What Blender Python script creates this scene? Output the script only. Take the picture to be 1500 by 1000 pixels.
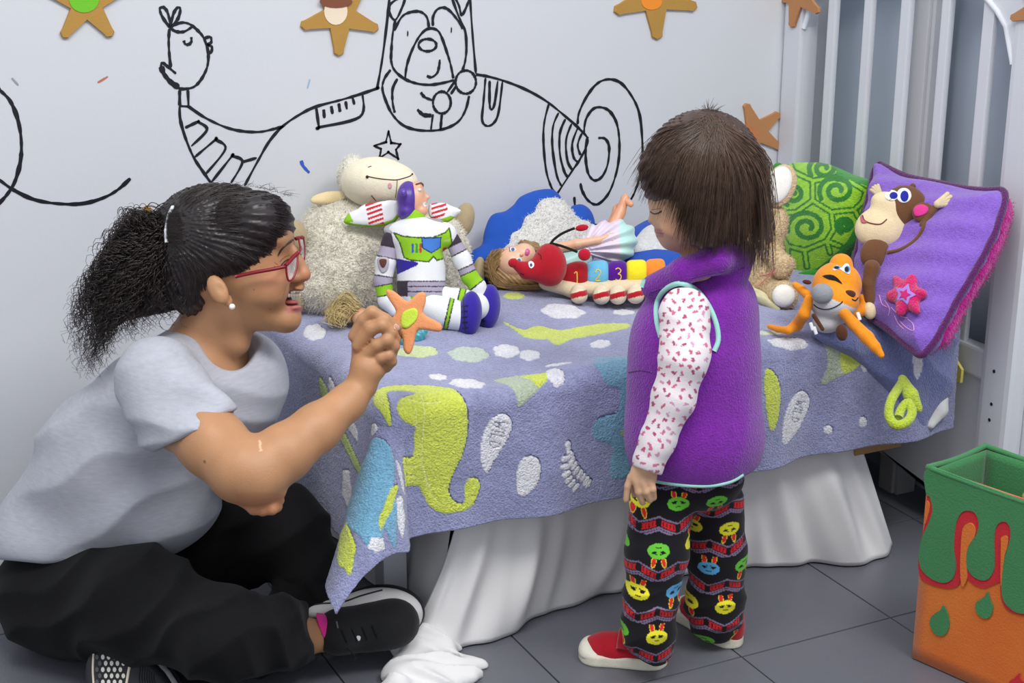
import bpy, bmesh, math, random
import numpy as np
from mathutils import Vector
random.seed(7); rng=np.random.default_rng(7)
sc=bpy.context.scene
for o in list(bpy.data.objects): bpy.data.objects.remove(o)
COL=sc.collection
# ---------------------------------------------------------------- camera
FPX=2300.; PITCH=math.radians(17.84); YAW=math.radians(26.2); CAMH=1.32
cam=bpy.data.cameras.new('camera'); cam.sensor_width=36; cam.lens=36*FPX/1500; cam.clip_start=.05; cam.clip_end=50
co=bpy.data.objects.new('camera',cam); COL.objects.link(co)
co.location=(0,0,CAMH); co.rotation_euler=(math.pi/2-PITCH,0,-YAW); sc.camera=co
# ---------------------------------------------------------------- light
w=bpy.data.worlds.new('world'); sc.world=w; w.use_nodes=True
w.node_tree.nodes['Background'].inputs[0].default_value=(.90,.94,1,1)
w.node_tree.nodes['Background'].inputs[1].default_value=.78
def area(name,loc,target,size,sizey,power,color):
    l=bpy.data.lights.new(name,'AREA'); l.shape='RECTANGLE'; l.size=size; l.size_y=sizey; l.energy=power; l.color=color
    o=bpy.data.objects.new(name,l); COL.objects.link(o); o.location=loc
    o.rotation_euler=(Vector(target)-Vector(loc)).to_track_quat('-Z','Y').to_euler(); return o
area('ceiling_panel_light',(.3,1.0,2.75),(.7,1.7,0),1.3,.7,40,(1,.985,.95))
area('ceiling_panel_light',(1.9,.6,2.75),(1.5,1.6,0),1.3,.7,46,(1,.985,.95))
vs=sc.view_settings; vs.view_transform='Standard'; vs.look='None'; vs.gamma=1; vs.exposure=0.0; vs.use_curve_mapping=False
# ---------------------------------------------------------------- calibrated view geometry (used to lay things out)
CC=np.array([0,0,CAMH])
FW=np.array([math.sin(YAW)*math.cos(PITCH),math.cos(YAW)*math.cos(PITCH),-math.sin(PITCH)])
RT=np.array([math.cos(YAW),-math.sin(YAW),0.]); UP=np.cross(RT,FW)
def ray(px,py): return FW*FPX+RT*(px-750)+UP*(500-py)
def at(px,py,z): return CC+ray(px,py)*(z/FPX)              # point at depth z along the view
def hit(px,py,ax,val):
    d=ray(px,py); return CC+d*((val-CC[ax])/d[ax])
def onwall(px,py): return hit(px,py,1,YW)
def onfloor(px,py): return hit(px,py,2,0.)
YW=2.8; XH=2.03; HB=.475; BF=2.175; BX0=.86
# ---------------------------------------------------------------- helpers
def lin(c):
    c=np.asarray(c,float)/255.; return np.where(c<=.04045,c/12.92,((c+.055)/1.055)**2.4)
def tag(o,label=None,cat=None,group=None,kind=None):
    if label: o['label']=label
    if cat: o['category']=cat
    if group: o['group']=group
    if kind: o['kind']=kind
    return o
def empty(name,loc,label,cat,group=None):
    o=bpy.data.objects.new(name,None); COL.objects.link(o); o.location=tuple(loc); o.empty_display_size=.05
    tag(o,label,cat,group); return o
def mk(name,V,F,mat,parent=None,smooth=True,col=None,fcol=None):
    V=np.asarray(V,np.float32); me=bpy.data.meshes.new(name)
    off=np.zeros(3)
    if parent is not None:
        off=np.array(parent.location); p=parent.parent
        while p is not None: off=off+np.array(p.location); p=p.parent
    V=V-off.astype(np.float32)
    if isinstance(F,np.ndarray):
        n=F.shape[1]; me.vertices.add(len(V)); me.vertices.foreach_set('co',V.ravel())
        me.loops.add(F.size); me.loops.foreach_set('vertex_index',F.astype(np.int32).ravel())
        me.polygons.add(len(F)); me.polygons.foreach_set('loop_start',np.arange(0,F.size,n,dtype=np.int32))
        me.polygons.foreach_set('loop_total',np.full(len(F),n,np.int32)); me.update(calc_edges=True); me.validate()
    else:
        me.from_pydata(V.tolist(),[],[tuple(int(i) for i in f) for f in F]); me.update()
    if smooth: me.polygons.foreach_set('use_smooth',np.ones(len(me.polygons),bool))
    if col is not None:
        a=me.color_attributes.new('Col','FLOAT_COLOR','POINT'); c=np.ones((len(V),4),np.float32); c[:,:3]=col
        a.data.foreach_set('color',c.ravel())
    if mat is not None: me.materials.append(mat)
    o=bpy.data.objects.new(name,me); COL.objects.link(o)
    if parent is not None: o.parent=parent
    return o
# materials ------------------------------------------------------
def mat(name,rgb=None,rough=.6,bump=0,bscale=200,var=.06,vscale=8,metal=0,sheen=0,spec=.5,vcol=False,trans=0,alpha=1,sub=0,stretch=None,rgb2=None,coat=0):
    m=bpy.data.materials.new(name); m.use_nodes=True; nt=m.node_tree; b=nt.nodes['Principled BSDF']
    N=nt.nodes.new; L=nt.links.new
    b.inputs['Roughness'].default_value=rough; b.inputs['Metallic'].default_value=metal
    b.inputs['Specular IOR Level'].default_value=spec
    if sheen: b.inputs['Sheen Weight'].default_value=sheen; b.inputs['Sheen Roughness'].default_value=.5
    if trans: b.inputs['Transmission Weight'].default_value=trans
    if coat: b.inputs['Coat Weight'].default_value=coat
    if alpha<1: b.inputs['Alpha'].default_value=alpha
    if sub: b.inputs['Subsurface Weight'].default_value=sub; b.inputs['Subsurface Radius'].default_value=(.01,.004,.002); b.inputs['Subsurface Scale'].default_value=.5
    tc=N('ShaderNodeTexCoord'); src=tc.outputs['Object']
    if stretch:
        mp=N('ShaderNodeMapping'); mp.inputs['Scale'].default_value=stretch; L(src,mp.inputs[0]); src=mp.outputs[0]
    if vcol:
        a=N('ShaderNodeAttribute'); a.attribute_name='Col'; base=a.outputs['Color']
    else:
        r=N('ShaderNodeRGB'); r.outputs[0].default_value=(*lin(rgb),1); base=r.outputs[0]
    ns=N('ShaderNodeTexNoise'); ns.inputs['Scale'].default_value=vscale; ns.inputs['Detail'].default_value=5; L(src,ns.inputs['Vector'])
    if rgb2 is not None:
        cr=N('ShaderNodeValToRGB'); cr.color_ramp.elements[0].position=.35; cr.color_ramp.elements[1].position=.65
        mx=N('ShaderNodeMix'); mx.data_type='RGBA'; L(ns.outputs[0],cr.inputs[0]); L(cr.outputs[0],mx.inputs[0])
        L(base,mx.inputs[6]); mx.inputs[7].default_value=(*lin(rgb2),1); base=mx.outputs[2]
    hs=N('ShaderNodeHueSaturation'); mr=N('ShaderNodeMapRange')
    mr.inputs['From Min'].default_value=.25; mr.inputs['From Max'].default_value=.75
    mr.inputs['To Min'].default_value=1-var; mr.inputs['To Max'].default_value=1+var
    L(ns.outputs[0],mr.inputs[0]); L(mr.outputs[0],hs.inputs['Value']); L(base,hs.inputs['Color']); L(hs.outputs[0],b.inputs['Base Color'])
    if bump:
        n2=N('ShaderNodeTexNoise'); n2.inputs['Scale'].default_value=bscale; n2.inputs['Detail'].default_value=3; L(src,n2.inputs['Vector'])
        bp=N('ShaderNodeBump'); bp.inputs['Strength'].default_value=min(1,bump); bp.inputs['Distance'].default_value=.002*max(1,bump)
        L(n2.outputs[0],bp.inputs['Height']); L(bp.outputs[0],b.inputs['Normal'])
    return m
M={}
def MM(key,*a,**k):
    if key not in M: M[key]=mat(key,*a,**k)
    return M[key]
MM('painted_wood',(214,217,224),.38,.06,60,.03,3)
MM('black_paint',(17,18,26),.5,.3,150,.25,60)
MM('felt',vcol=True,rough=.92,bump=.5,bscale=420,var=.07,vscale=60,sheen=.25,spec=.15)
MM('fleece',vcol=True,rough=.95,bump=1.5,bscale=330,var=.13,vscale=120,sheen=.35,spec=.1)
MM('cloth',vcol=True,rough=.85,bump=.35,bscale=600,var=.04,vscale=40,sheen=.1,spec=.2)
MM('plush',vcol=True,rough=1,bump=2.5,bscale=260,var=.12,vscale=90,sheen=.4,spec=.05)
MM('plastic',vcol=True,rough=.33,bump=.02,var=.02,spec=.5)
MM('skin',vcol=True,rough=.48,bump=.22,bscale=500,var=.07,vscale=28,spec=.4,sub=.12)
MM('rubber',vcol=True,rough=.6,bump=.3,bscale=300,var=.08,vscale=40,spec=.3)
MM('satin',vcol=True,rough=.3,bump=.1,bscale=60,var=.05,spec=.6,sheen=.5)
MM('hair',vcol=True,rough=.38,bump=0,var=.25,vscale=60,spec=.5)
MM('heather',vcol=True,rough=.9,bump=.5,bscale=500,var=.09,vscale=60,stretch=(1,1,5),sheen=.15,spec=.15)
# ---------------------------------------------------------------- geometry kit
def crom(P,n=8,closed=False):
    P=np.asarray(P,float); m=len(P); out=[]
    rngk=range(m) if closed else range(m-1)
    for i in rngk:
        if closed: p0,p1,p2,p3=P[(i-1)%m],P[i],P[(i+1)%m],P[(i+2)%m]
        else: p0,p1,p2,p3=P[max(i-1,0)],P[i],P[i+1],P[min(i+2,m-1)]
        for k in range(n):
            t=k/n; out.append(.5*((2*p1)+(-p0+p2)*t+(2*p0-5*p1+4*p2-p3)*t*t+(-p0+3*p1-3*p2+p3)*t**3))
    if not closed: out.append(P[-1])
    return np.array(out)
def inpoly(x,y,poly):
    poly=np.asarray(poly); r=np.zeros(len(x),bool)
    m=(x>=poly[:,0].min())&(x<=poly[:,0].max())&(y>=poly[:,1].min())&(y<=poly[:,1].max())
    idx=np.nonzero(m)[0]
    if len(idx)==0: return r
    X=x[idx];Y=y[idx]; c=np.zeros(len(X),bool); n=len(poly)
    for i in range(n):
        x1,y1=poly[i];x2,y2=poly[(i+1)%n]
        if y1==y2: continue
        k=((y1>Y)!=(y2>Y))&(X<(x2-x1)*(Y-y1)/(y2-y1)+x1); c^=k
    r[idx]=c; return r
def segdist(x,y,pts):
    d=np.full(len(x),1e9)
    for a,b in zip(pts[:-1],pts[1:]):
        a=np.array(a,float);b=np.array(b,float);ab=b-a;l=max((ab**2).sum(),1e-12)
        t=np.clip(((x-a[0])*ab[0]+(y-a[1])*ab[1])/l,0,1); d=np.minimum(d,np.hypot(x-a[0]-t*ab[0],y-a[1]-t*ab[1]))
    return d
def grid_faces(nu,nv,wrapu=False,wrapv=False):
    i=np.arange(nu if wrapu else nu-1); j=np.arange(nv if wrapv else nv-1); I,J=np.meshgrid(i,j,indexing='ij')
    a=I*nv+J; b=((I+1)%nu)*nv+J; c=((I+1)%nu)*nv+(J+1)%nv; d=I*nv+(J+1)%nv
    return np.stack([a,b,c,d],-1).reshape(-1,4)
def tube_vf(P,R,n=8,cap=True,flat=None):
    P=np.asarray(P,float); m=len(P); R=np.broadcast_to(np.asarray(R,float),(m,)) 
    T=np.gradient(P,axis=0); T/=np.linalg.norm(T,axis=1)[:,None]+1e-12
    u=np.cross(T[0],[0,0,1.]); 
    if np.linalg.norm(u)<.1: u=np.cross(T[0],[0,1.,0])
    V=[]
    a=np.arange(n)*2*np.pi/n
    for i in range(m):
        u=u-T[i]*(u@T[i]); u/=np.linalg.norm(u)+1e-12; v=np.cross(T[i],u)
        r2=R[i]*(flat if flat else 1)
        V.append(P[i]+np.cos(a)[:,None]*u*R[i]+np.sin(a)[:,None]*v*r2)
    V=np.concatenate(V); F=[tuple(f) for f in grid_faces(m,n,False,True)]
    if cap: F.append(tuple(range(n-1,-1,-1))); F.append(tuple((m-1)*n+k for k in range(n)))
    return V,F
def join(parts):
    V=[];F=[];o=0
    for v,f in parts:
        V.append(np.asarray(v,float)); F+= [tuple(int(i)+o for i in q) for q in f]; o+=len(v)
    return np.concatenate(V),F
def tube(name,P,R,matl,parent=None,n=8,rgb=(255,255,255),flat=None):
    V,F=tube_vf(P,R,n,True,flat); return mk(name,V,F,matl,parent,True,lin(rgb))
def box_vf(c,h,A=None,bev=.0):
    """box centre c, half sizes h, axes rows A, chamfered edges"""
    A=np.eye(3) if A is None else np.asarray(A,float); h=np.asarray(h,float)
    bm=bmesh.new(); bmesh.ops.create_cube(bm,size=2)
    for v in bm.verts: v.co=Vector((v.co.x*h[0],v.co.y*h[1],v.co.z*h[2]))
    if bev>0: bmesh.ops.bevel(bm,geom=bm.edges[:],offset=bev,segments=2,affect='EDGES',profile=.7)
    bm.verts.ensure_lookup_table()
    V=np.array([v.co[:] for v in bm.verts])@A+np.asarray(c,float); F=[tuple(v.index for v in f.verts) for f in bm.faces]; bm.free()
    return V,F
def prism_vf(poly3,nrm,th,inset=0):
    """polygon (N,3) extruded by th along nrm, optional softened front rim"""
    P=np.asarray(poly3,float); nrm=np.asarray(nrm,float); n=len(P); c=P.mean(0)
    rings=[P]
    if inset: rings+= [P+nrm*(th-inset)]; Q=c+(P-c)*(1-inset/np.linalg.norm(P-c,axis=1).mean()); rings+=[Q+nrm*th]
    else: rings+=[P+nrm*th]
    V=np.concatenate(rings+[rings[-1].mean(0)[None],P.mean(0)[None]]); F=[]
    for k in range(len(rings)-1):
        for i in range(n): j=(i+1)%n; F.append((k*n+i,k*n+j,(k+1)*n+j,(k+1)*n+i))
    t=(len(rings)-1)*n; ci=len(rings)*n
    for i in range(n): j=(i+1)%n; F.append((t+i,t+j,ci)); F.append((j,i,ci+1))
    return V,F
# signed distance sculpting ---------------------------------------
class Sh:
    def __init__(s,f,lo,hi): s.f=f; s.lo=np.array(lo,float); s.hi=np.array(hi,float)
def cap(a,b,ra,rb):
    a=np.asarray(a,np.float32);b=np.asarray(b,np.float32);ab=b-a;l=max(float(ab@ab),1e-12)
    def f(P):
        q=P-a; t=np.clip((q@ab)/l,0,1); return np.sqrt(((q-t[:,None]*ab)**2).sum(1))-(ra+(rb-ra)*t)
    r=max(ra,rb); return Sh(f,np.minimum(a,b)-r,np.maximum(a,b)+r)
def ell(c,r,A=None):
    c=np.asarray(c,np.float32); r=np.asarray(r,np.float32); A=(np.eye(3) if A is None else np.asarray(A)).astype(np.float32)
    def f(P):
        q=(P-c)@A.T; k0=np.sqrt(((q/r)**2).sum(1)); k1=np.sqrt(((q/(r*r))**2).sum(1))+1e-9; return k0*(k0-1)/k1
    m=float(r.max()); e=np.abs(A.T)@r; return Sh(f,c-e,c+e)
def rbox(c,h,A=None,rad=.01):
    c=np.asarray(c,np.float32); h=np.asarray(h,np.float32)-rad; A=(np.eye(3) if A is None else np.asarray(A)).astype(np.float32)
    def f(P):
        q=np.abs((P-c)@A.T)-h; return np.sqrt((np.maximum(q,0)**2).sum(1))+np.minimum(q.max(1),0)-rad
    e=np.abs(A.T)@(h+rad); return Sh(f,c-e,c+e)
def half(p,n):
    p=np.asarray(p,np.float32); n=np.asarray(n,np.float32); n=n/np.linalg.norm(n)
    return Sh(lambda P:(P-p)@n,[-9]*3,[9]*3)      # negative on the side away from n
def smin(a,b,k):
    if k<=0: return np.minimum(a,b)
    h=np.maximum(k-np.abs(a-b),0)/k; return np.minimum(a,b)-h*h*k*.25
def U(k,*S):
    S=[s for s in S]
    def f(P):
        if len(P)<60000 and len(S)>2 and len(P):
            a=P.min(0);b=P.max(0)
            if (b-a).max()<.2:
                g=[float(np.sqrt((np.maximum(np.maximum(s.lo-b,a-s.hi),0)**2).sum())) for s in S]
                L=[s for s,q in zip(S,g) if q<k+.03]
                if not L: return np.full(len(P),min(g)*.8+.001,np.float32)
                d=L[0].f(P)
                for s in L[1:]: d=smin(d,s.f(P),k)
                return d
        d=S[0].f(P)
        for s in S[1:]: d=smin(d,s.f(P),k)
        return d
    return Sh(f,np.min([s.lo for s in S],0)-k*.3,np.max([s.hi for s in S],0)+k*.3)
def SUB(a,b,k=0): return Sh(lambda P:-smin(-a.f(P),b.f(P),k),a.lo,a.hi)
def INT(a,b,k=0): return Sh(lambda P:-smin(-a.f(P),-b.f(P),k),np.maximum(a.lo,b.lo),np.minimum(a.hi,b.hi))
def OFF(a,r): return Sh(lambda P:a.f(P)-r,a.lo-r,a.hi+r)
def DISP(a,g,m=.005): return Sh(lambda P:a.f(P)+g(P),a.lo-m,a.hi+m)
def chain(pts,rads,k=None):
    S=[cap(pts[i],pts[i+1],rads[i],rads[i+1]) for i in range(len(pts)-1)]
    return U(min(rads)*.5 if k is None else k,*S) if len(S)>1 else S[0]
def E(px,py,z,rx,ry,rz,ang=0,tilt=0):
    """ellipsoid given in picture units at depth z, ang = in-plane rotation in degrees (anticlockwise)"""
    s=z/FPX; a=math.radians(ang); X=RT*math.cos(a)+UP*math.sin(a); Y=-RT*math.sin(a)+UP*math.cos(a); Z=FW
    if tilt: t=math.radians(tilt); X,Z=X*math.cos(t)+Z*math.sin(t),-X*math.sin(t)+Z*math.cos(t)
    return ell(at(px,py,z),(rx*s,ry*s,rz*s),np.array([X,Y,Z]))
def K(pts,k=None):
    P=[at(p[0],p[1],p[2]) for p in pts]; R=[p[3]*p[2]/FPX for p in pts]; return chain(P,R,k)
def surfnet(s,h):
    lo=s.lo-2.5*h; n=np.ceil((s.hi+2.5*h-lo)/h).astype(int)+1; B=6
    n=((n+B-1)//B)*B; ax=[lo[i]+h*np.arange(n[i]) for i in range(3)]
    nb=n//B; cx=[lo[i]+h*(np.arange(nb[i])*B+(B-1)/2) for i in range(3)]
    G=np.stack(np.meshgrid(*cx,indexing='ij'),-1).reshape(-1,3).astype(np.float32)
    d=s.f(G).reshape(nb); keep=np.abs(d)<h*B*.9*1.7+2*h
    V=np.repeat(np.repeat(np.repeat(np.where(d>0,1.,-1.).astype(np.float32),B,0),B,1),B,2)
    m=np.repeat(np.repeat(np.repeat(keep,B,0),B,1),B,2); idx=np.nonzero(m)
    P=np.stack([ax[i][idx[i]] for i in range(3)],-1).astype(np.float32)
    out=np.empty(len(P),np.float32); SB=B*4
    key=(idx[0]//SB)*1000000+(idx[1]//SB)*1000+idx[2]//SB; od=np.argsort(key,kind='stable'); ks=key[od]
    cut=np.concatenate([[0],np.nonzero(np.diff(ks))[0]+1,[len(ks)]])
    for q0,q1 in zip(cut[:-1],cut[1:]): out[od[q0:q1]]=s.f(P[od[q0:q1]])
    V[idx]=out
    V[0]=V[-1]=1; V[:,0]=V[:,-1]=1; V[:,:,0]=V[:,:,-1]=1
    I=V<0
    c=np.zeros(n-1,np.int8)
    for dx in (0,1):
        for dy in (0,1):
            for dz in (0,1): c+=I[dx:n[0]-1+dx,dy:n[1]-1+dy,dz:n[2]-1+dz]
    act=(c>0)&(c<8); ci=np.nonzero(act); nv=len(ci[0]); id_=np.full(act.shape,-1,np.int64); id_[ci]=np.arange(nv)
    acc=np.zeros((nv,3),np.float32); cnt=np.zeros(nv,np.float32)
    base=np.stack(ci,-1)
    corners=[(a,b,e) for a in (0,1) for b in (0,1) for e in (0,1)]
    for a in corners:
        for axx in range(3):
            if a[axx]: continue
            b=list(a); b[axx]=1
            va=V[ci[0]+a[0],ci[1]+a[1],ci[2]+a[2]]; vb=V[ci[0]+b[0],ci[1]+b[1],ci[2]+b[2]]
            x=(va<0)!=(vb<0); t=np.where(x,va/(va-vb+1e-20),0)
            p=np.array(a,np.float32)[None]+t[:,None]*(np.array(b)-np.array(a))[None]
            acc[x]+=p[x]; cnt[x]+=1
    W=(base+acc/cnt[:,None])*h+lo
    Fs=[]
    for axx in range(3):
        o1,o2=[(1,2),(2,0),(0,1)][axx]
        sl=[slice(1,n[i]-1) for i in range(3)]; sl[axx]=slice(0,n[axx]-1); sl2=list(sl); sl2[axx]=slice(1,n[axx])
        A_=I[tuple(sl)]; B_=I[tuple(sl2)]; e=np.nonzero(A_!=B_); flip=A_[e]
        q=np.stack(e,-1)+np.array([0 if i==axx else 1 for i in range(3)])
        def g(d1,d2):
            r=q.copy(); r[:,o1]-=d1; r[:,o2]-=d2; return id_[r[:,0],r[:,1],r[:,2]]
        a,b,cc,dd=g(1,1),g(0,1),g(0,0),g(1,0)
        f=np.stack([a,b,cc,dd],-1); f[~flip]=f[~flip][:,::-1]; Fs.append(f)
    return W,np.concatenate(Fs)
def relax(V,F,it):
    e=np.concatenate([F[:,[0,1]],F[:,[1,2]],F[:,[2,3]],F[:,[3,0]]])
    for _ in range(it):
        s=np.zeros_like(V); c=np.zeros(len(V))
        for k in range(3):
            s[:,k]=np.bincount(e[:,0],V[e[:,1],k],len(V))+np.bincount(e[:,1],V[e[:,0],k],len(V))
        c=np.bincount(e[:,0],minlength=len(V))+np.bincount(e[:,1],minlength=len(V)); V=V*.4+.6*s/np.maximum(c,1)[:,None]
    return V
def sculpt(name,s,h,matl,parent=None,rgb=(200,200,200),cf=None,it=2):
    V,F=surfnet(s,h); V=relax(V,F,it)
    col=lin(rgb) if cf is None else cf(V)
    return mk(name,V,F,M[matl] if isinstance(matl,str) else matl,parent,True,col)
def paint(V,base,layers):
    """layers: (mask,rgb) in order"""
    c=np.tile(lin(base),(len(V),1))
    for m,r in layers: c[m]=lin(r)
    return c
def pix(V):
    d=V-CC; z=d@FW; return 750+FPX*(d@RT)/z,500-FPX*(d@UP)/z,z
def near(V,p,r): return ((V-np.asarray(p))**2).sum(1)<r*r
def hash3(a): return np.modf(np.abs(np.sin(a@np.array([12.9898,78.233,37.719]))*43758.5453))[0]
def vnoise(P,sc_):
    """cheap smooth value noise"""
    q=P*sc_; i=np.floor(q); f=q-i; f=f*f*(3-2*f); r=0
    for a in (0,1):
        for b in (0,1):
            for c in (0,1):
                w_=(f[:,0] if a else 1-f[:,0])*(f[:,1] if b else 1-f[:,1])*(f[:,2] if c else 1-f[:,2])
                r=r+w_*hash3(i+np.array([a,b,c]))
    return r-.5
def strands(name,paths,r0,matl,parent,cols,sides=3,taper=True):
    """paths (N,m,3) -> thin tubes in one mesh"""
    P=np.asarray(paths,float); N,m,_=P.shape
    T=np.gradient(P,axis=1); T/=np.linalg.norm(T,axis=2)[...,None]+1e-12
    ref=np.tile(FW,(N,m,1)); u=np.cross(T,ref); u/=np.linalg.norm(u,axis=2)[...,None]+1e-9; v=np.cross(T,u)
    t=np.linspace(0,1,m); rad=(r0 if np.ndim(r0) else np.full(N,r0))[:,None]*((1-.75*t**2) if taper else np.ones(m))[None]
    a=np.arange(sides)*2*np.pi/sides
    V=P[:,:,None]+rad[:,:,None,None]*(np.cos(a)[None,None,:,None]*u[:,:,None]+np.sin(a)[None,None,:,None]*v[:,:,None])
    g=grid_faces(m,sides,False,True); F=(g[None]+(np.arange(N)*m*sides)[:,None,None]).reshape(-1,4)
    col=np.repeat(np.asarray(cols),m*sides,0)
    o=mk(name,V.reshape(-1,3),F,matl,parent,True,col); return o
def pathtube(name,px,z,r,matl,parent,rgb,n=8,sm=6,flat=None):
    P=[at(*(p if len(p)==3 else (p[0],p[1],z))) for p in px]; P=crom(P,sm); rr=np.interp(np.linspace(0,1,len(P)),np.linspace(0,1,len(np.atleast_1d(r))),np.atleast_1d(r)) if np.ndim(r) else r
    return tube(name,P,rr,M[matl],parent,n,rgb,flat)
def fr(o,fwd,up):
    """local frame: returns to-world function and axes (fwd, side, up)"""
    f=np.asarray(fwd,float); f=f/np.linalg.norm(f); u=np.asarray(up,float); u=u-f*(u@f); u/=np.linalg.norm(u); s=np.cross(u,f)
    A=np.array([f,s,u]); o=np.asarray(o,float)
    return (lambda a,b,c:o+a*f+b*s+c*u),A

def zy(px,py,Y): return float((hit(px,py,1,Y)-CC)@FW)
def zt(px,py,h=None): return float((hit(px,py,2,HB+.004 if h is None else h)-CC)@FW)
def onsurf(shape,px,lift=.0006,zr=(1.9,3.3)):
    """points where the view rays through picture points meet the sculpted shape"""
    px=np.asarray(px,float); D=np.array([ray(*p)/FPX for p in px]); z=np.full(len(px),zr[0]); 
    for _ in range(160):
        P=CC+D*z[:,None]; d=shape.f(P.astype(np.float32)); z=np.minimum(z+np.maximum(d*.6,0),zr[1])
    return CC+D*(z-lift)[:,None]
def stitch(name,shape,px,r,rgb,parent,matl='cloth',sm=5,lift=.0004,closed=False,n=6):
    P=crom(np.array(px,float),sm,closed)
    if closed: P=np.vstack([P,P[:1]])
    Q=onsurf(shape,P,lift); ok=np.abs(np.diff(Q,axis=0)).sum(1)<.03
    Q=Q[np.concatenate([[True],ok])]
    if len(Q)<2: return None
    return tube(name,Q,r,M[matl],parent,n,rgb)
def patch_on(name,shape,poly,th,rgb,parent,matl='felt',sm=4,lift=.0003):
    """a thin appliqué lying on a sculpted shape"""
    P=crom(np.array(poly,float),sm,True); c=P.mean(0); rings=[1,.75,.5,.25]; R=[]
    for k in rings: R.append(c+(P-c)*k)
    A=np.vstack(R+[c[None]]); Q=onsurf(shape,A,lift); Q2=onsurf(shape,A[:],lift+th); n=len(P)
    Q2=Q2*1.0; V=np.vstack([Q[:n],Q2]); F=[]
    for i in range(n): j=(i+1)%n; F.append((i,j,n+j,n+i))
    for k in range(3):
        for i in range(n): j=(i+1)%n; a=n+k*n; F.append((a+i,a+j,a+n+j,a+n+i))
    a=n+3*n; ce=n+4*n
    for i in range(n): j=(i+1)%n; F.append((a+i,a+j,ce))
    o=mk(name,V,F,M[matl],parent,True,lin(rgb)); return o
def plane3(a,b,c):
    a,b,c=map(np.asarray,(a,b,c)); n=np.cross(b-a,c-a); n/=np.linalg.norm(n)
    if n@FW>0: n=-n
    return a,n
def onplane(px,py,pl):
    d=ray(px,py); t=((pl[0]-CC)@pl[1])/(d@pl[1]); return CC+d*t
def puff(poly_px,pl,T,wd,sm=3,dent=None):
    O,N=pl; X=np.cross([0,0,1.],N); X/=np.linalg.norm(X); Y=np.cross(N,X)
    P=crom(np.array([onplane(x,y,pl) for x,y in poly_px]),sm,True)-O; q=np.stack([P@X,P@Y],1)
    A=q; Bq=np.roll(q,-1,0)
    def f(Pt):
        r=Pt-O; x=r@X; y=r@Y; n=r@N
        d=np.full(len(x),1e9)
        for a,b in zip(A,Bq):
            ab=b-a; l=(ab**2).sum()+1e-12; t=np.clip(((x-a[0])*ab[0]+(y-a[1])*ab[1])/l,0,1); d=np.minimum(d,(x-a[0]-t*ab[0])**2+(y-a[1]-t*ab[1])**2)
        d=np.sqrt(d); ins=inpoly(x,y,q); d=np.where(ins,d,-d)
        u=1-np.clip(d/wd,0,1); th=T*np.sqrt(np.clip(1-u*u,0,1)); 
        v=np.abs(n)-th; return np.where(d>0,v*.6,np.sqrt(np.maximum(n*n+d*d,0))*.9)
    lo=(O+P).min(0)-T; hi=(O+P).max(0)+T
    return Sh(f,lo,hi)
def uvplane(V,pl):
    return pix(V)[:2]

FH=np.array([math.sin(YAW),math.cos(YAW),0.])
def vz(px,py,D):
    """view depth of a point seen at px,py whose horizontal forward distance is D"""
    d=ray(px,py); return float(FPX*D/(d@FH))
def KD(pts,k=None): return K([(p[0],p[1],vz(p[0],p[1],p[3]),p[2]) for p in pts],k)      # (px,py,radius px,D)
def ED(px,py,rx,ry,rz,D,ang=0,tilt=0): return E(px,py,vz(px,py,D),rx,ry,rz,ang,tilt)
def wrinkle(dirs,amp,fs):
    def f(P):
        r=0
        for d,a,s in zip(dirs,amp,fs):
            ph=P@np.asarray(d,float); w_=vnoise(P,s[1]); r=r+a*(np.abs(np.sin(ph*s[0]+w_*s[2]))-.5)
        return r
    return f
# ================================================================ STRUCTURE
def struct(o): o['kind']='structure'; return o
# floor: grey stoneware tiles, grout joints recessed
tile_m=mat('grey_tile',(106,107,115),.34,.25,240,.10,14,rgb2=(98,100,109),spec=.45)
grout_m=mat('grout',(92,88,82),.9,.6,300,.15,40)
V,F=box_vf((1.,.7,-.03),(3.6,2.6,.026)); floor=mk('floor',V,F,grout_m,None,False); struct(floor)
g3=onfloor(1085.6,961.6)      # a grout crossing
g1=onfloor(1244,874); g2=onfloor(748,936)
def tiles():
    import itertools
    # column joints run into the room (along y), rows run along the bed
    TX=.3165
    xs0=1.075; ys0=g3[1]; TY=TX
    me=None; n=0
    for i in range(-6,8):
        for j in range(-8,3):
            x0=xs0+i*TX; y0=ys0+(j)*TY+ (0 if i!=1 else 0)
            if x0>4.0 or x0<-2: continue
            hz=random.uniform(-.0006,.0006)
            if me is None:
                V,F=box_vf((0,0,0),(TX/2-.0016,TY/2-.0016,.004),None,.0012); me=mk('tile',V,F,tile_m,floor,False); o=me
            else: o=me.copy(); COL.objects.link(o)
            if o is me: pass
            o.location=(x0+TX/2,y0+TY/2,-.004+hz*.5-.0001); n+=1
    return TX
TX=tiles()
# back wall, right wall
wall_m=mat('white_wall_paint',(208,210,216),.55,.18,90,.02,2)
V,F=box_vf((.9,YW+.05,1.3),(2.9,.05,1.32)); struct(mk('wall_back',V,F,wall_m,None,False))
rwall_m=mat('blue_grey_wall_paint',(176,187,201),.6,.15,90,.03,3)
XR=XH+.065
V,F=box_vf((XR+.05+.10,.9,1.3),(.10,1.88,1.32)); struct(mk('wall_right',V,F,rwall_m,None,False))
# pale vertical pipe casing on the right wall
pc=hit(1385,100,0,XR)
V,F=join([box_vf((XR+.0,pc[1]+.045,1.3),(.03,.022,1.30),None,.004),box_vf((XR+.0,pc[1]+.018,1.3),(.024,.005,1.30),None,.002)])
o=mk('trim_1',V,F,MM('casing',(196,197,200),.5,.1,80,.03,4),None,False); struct(o)
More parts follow.
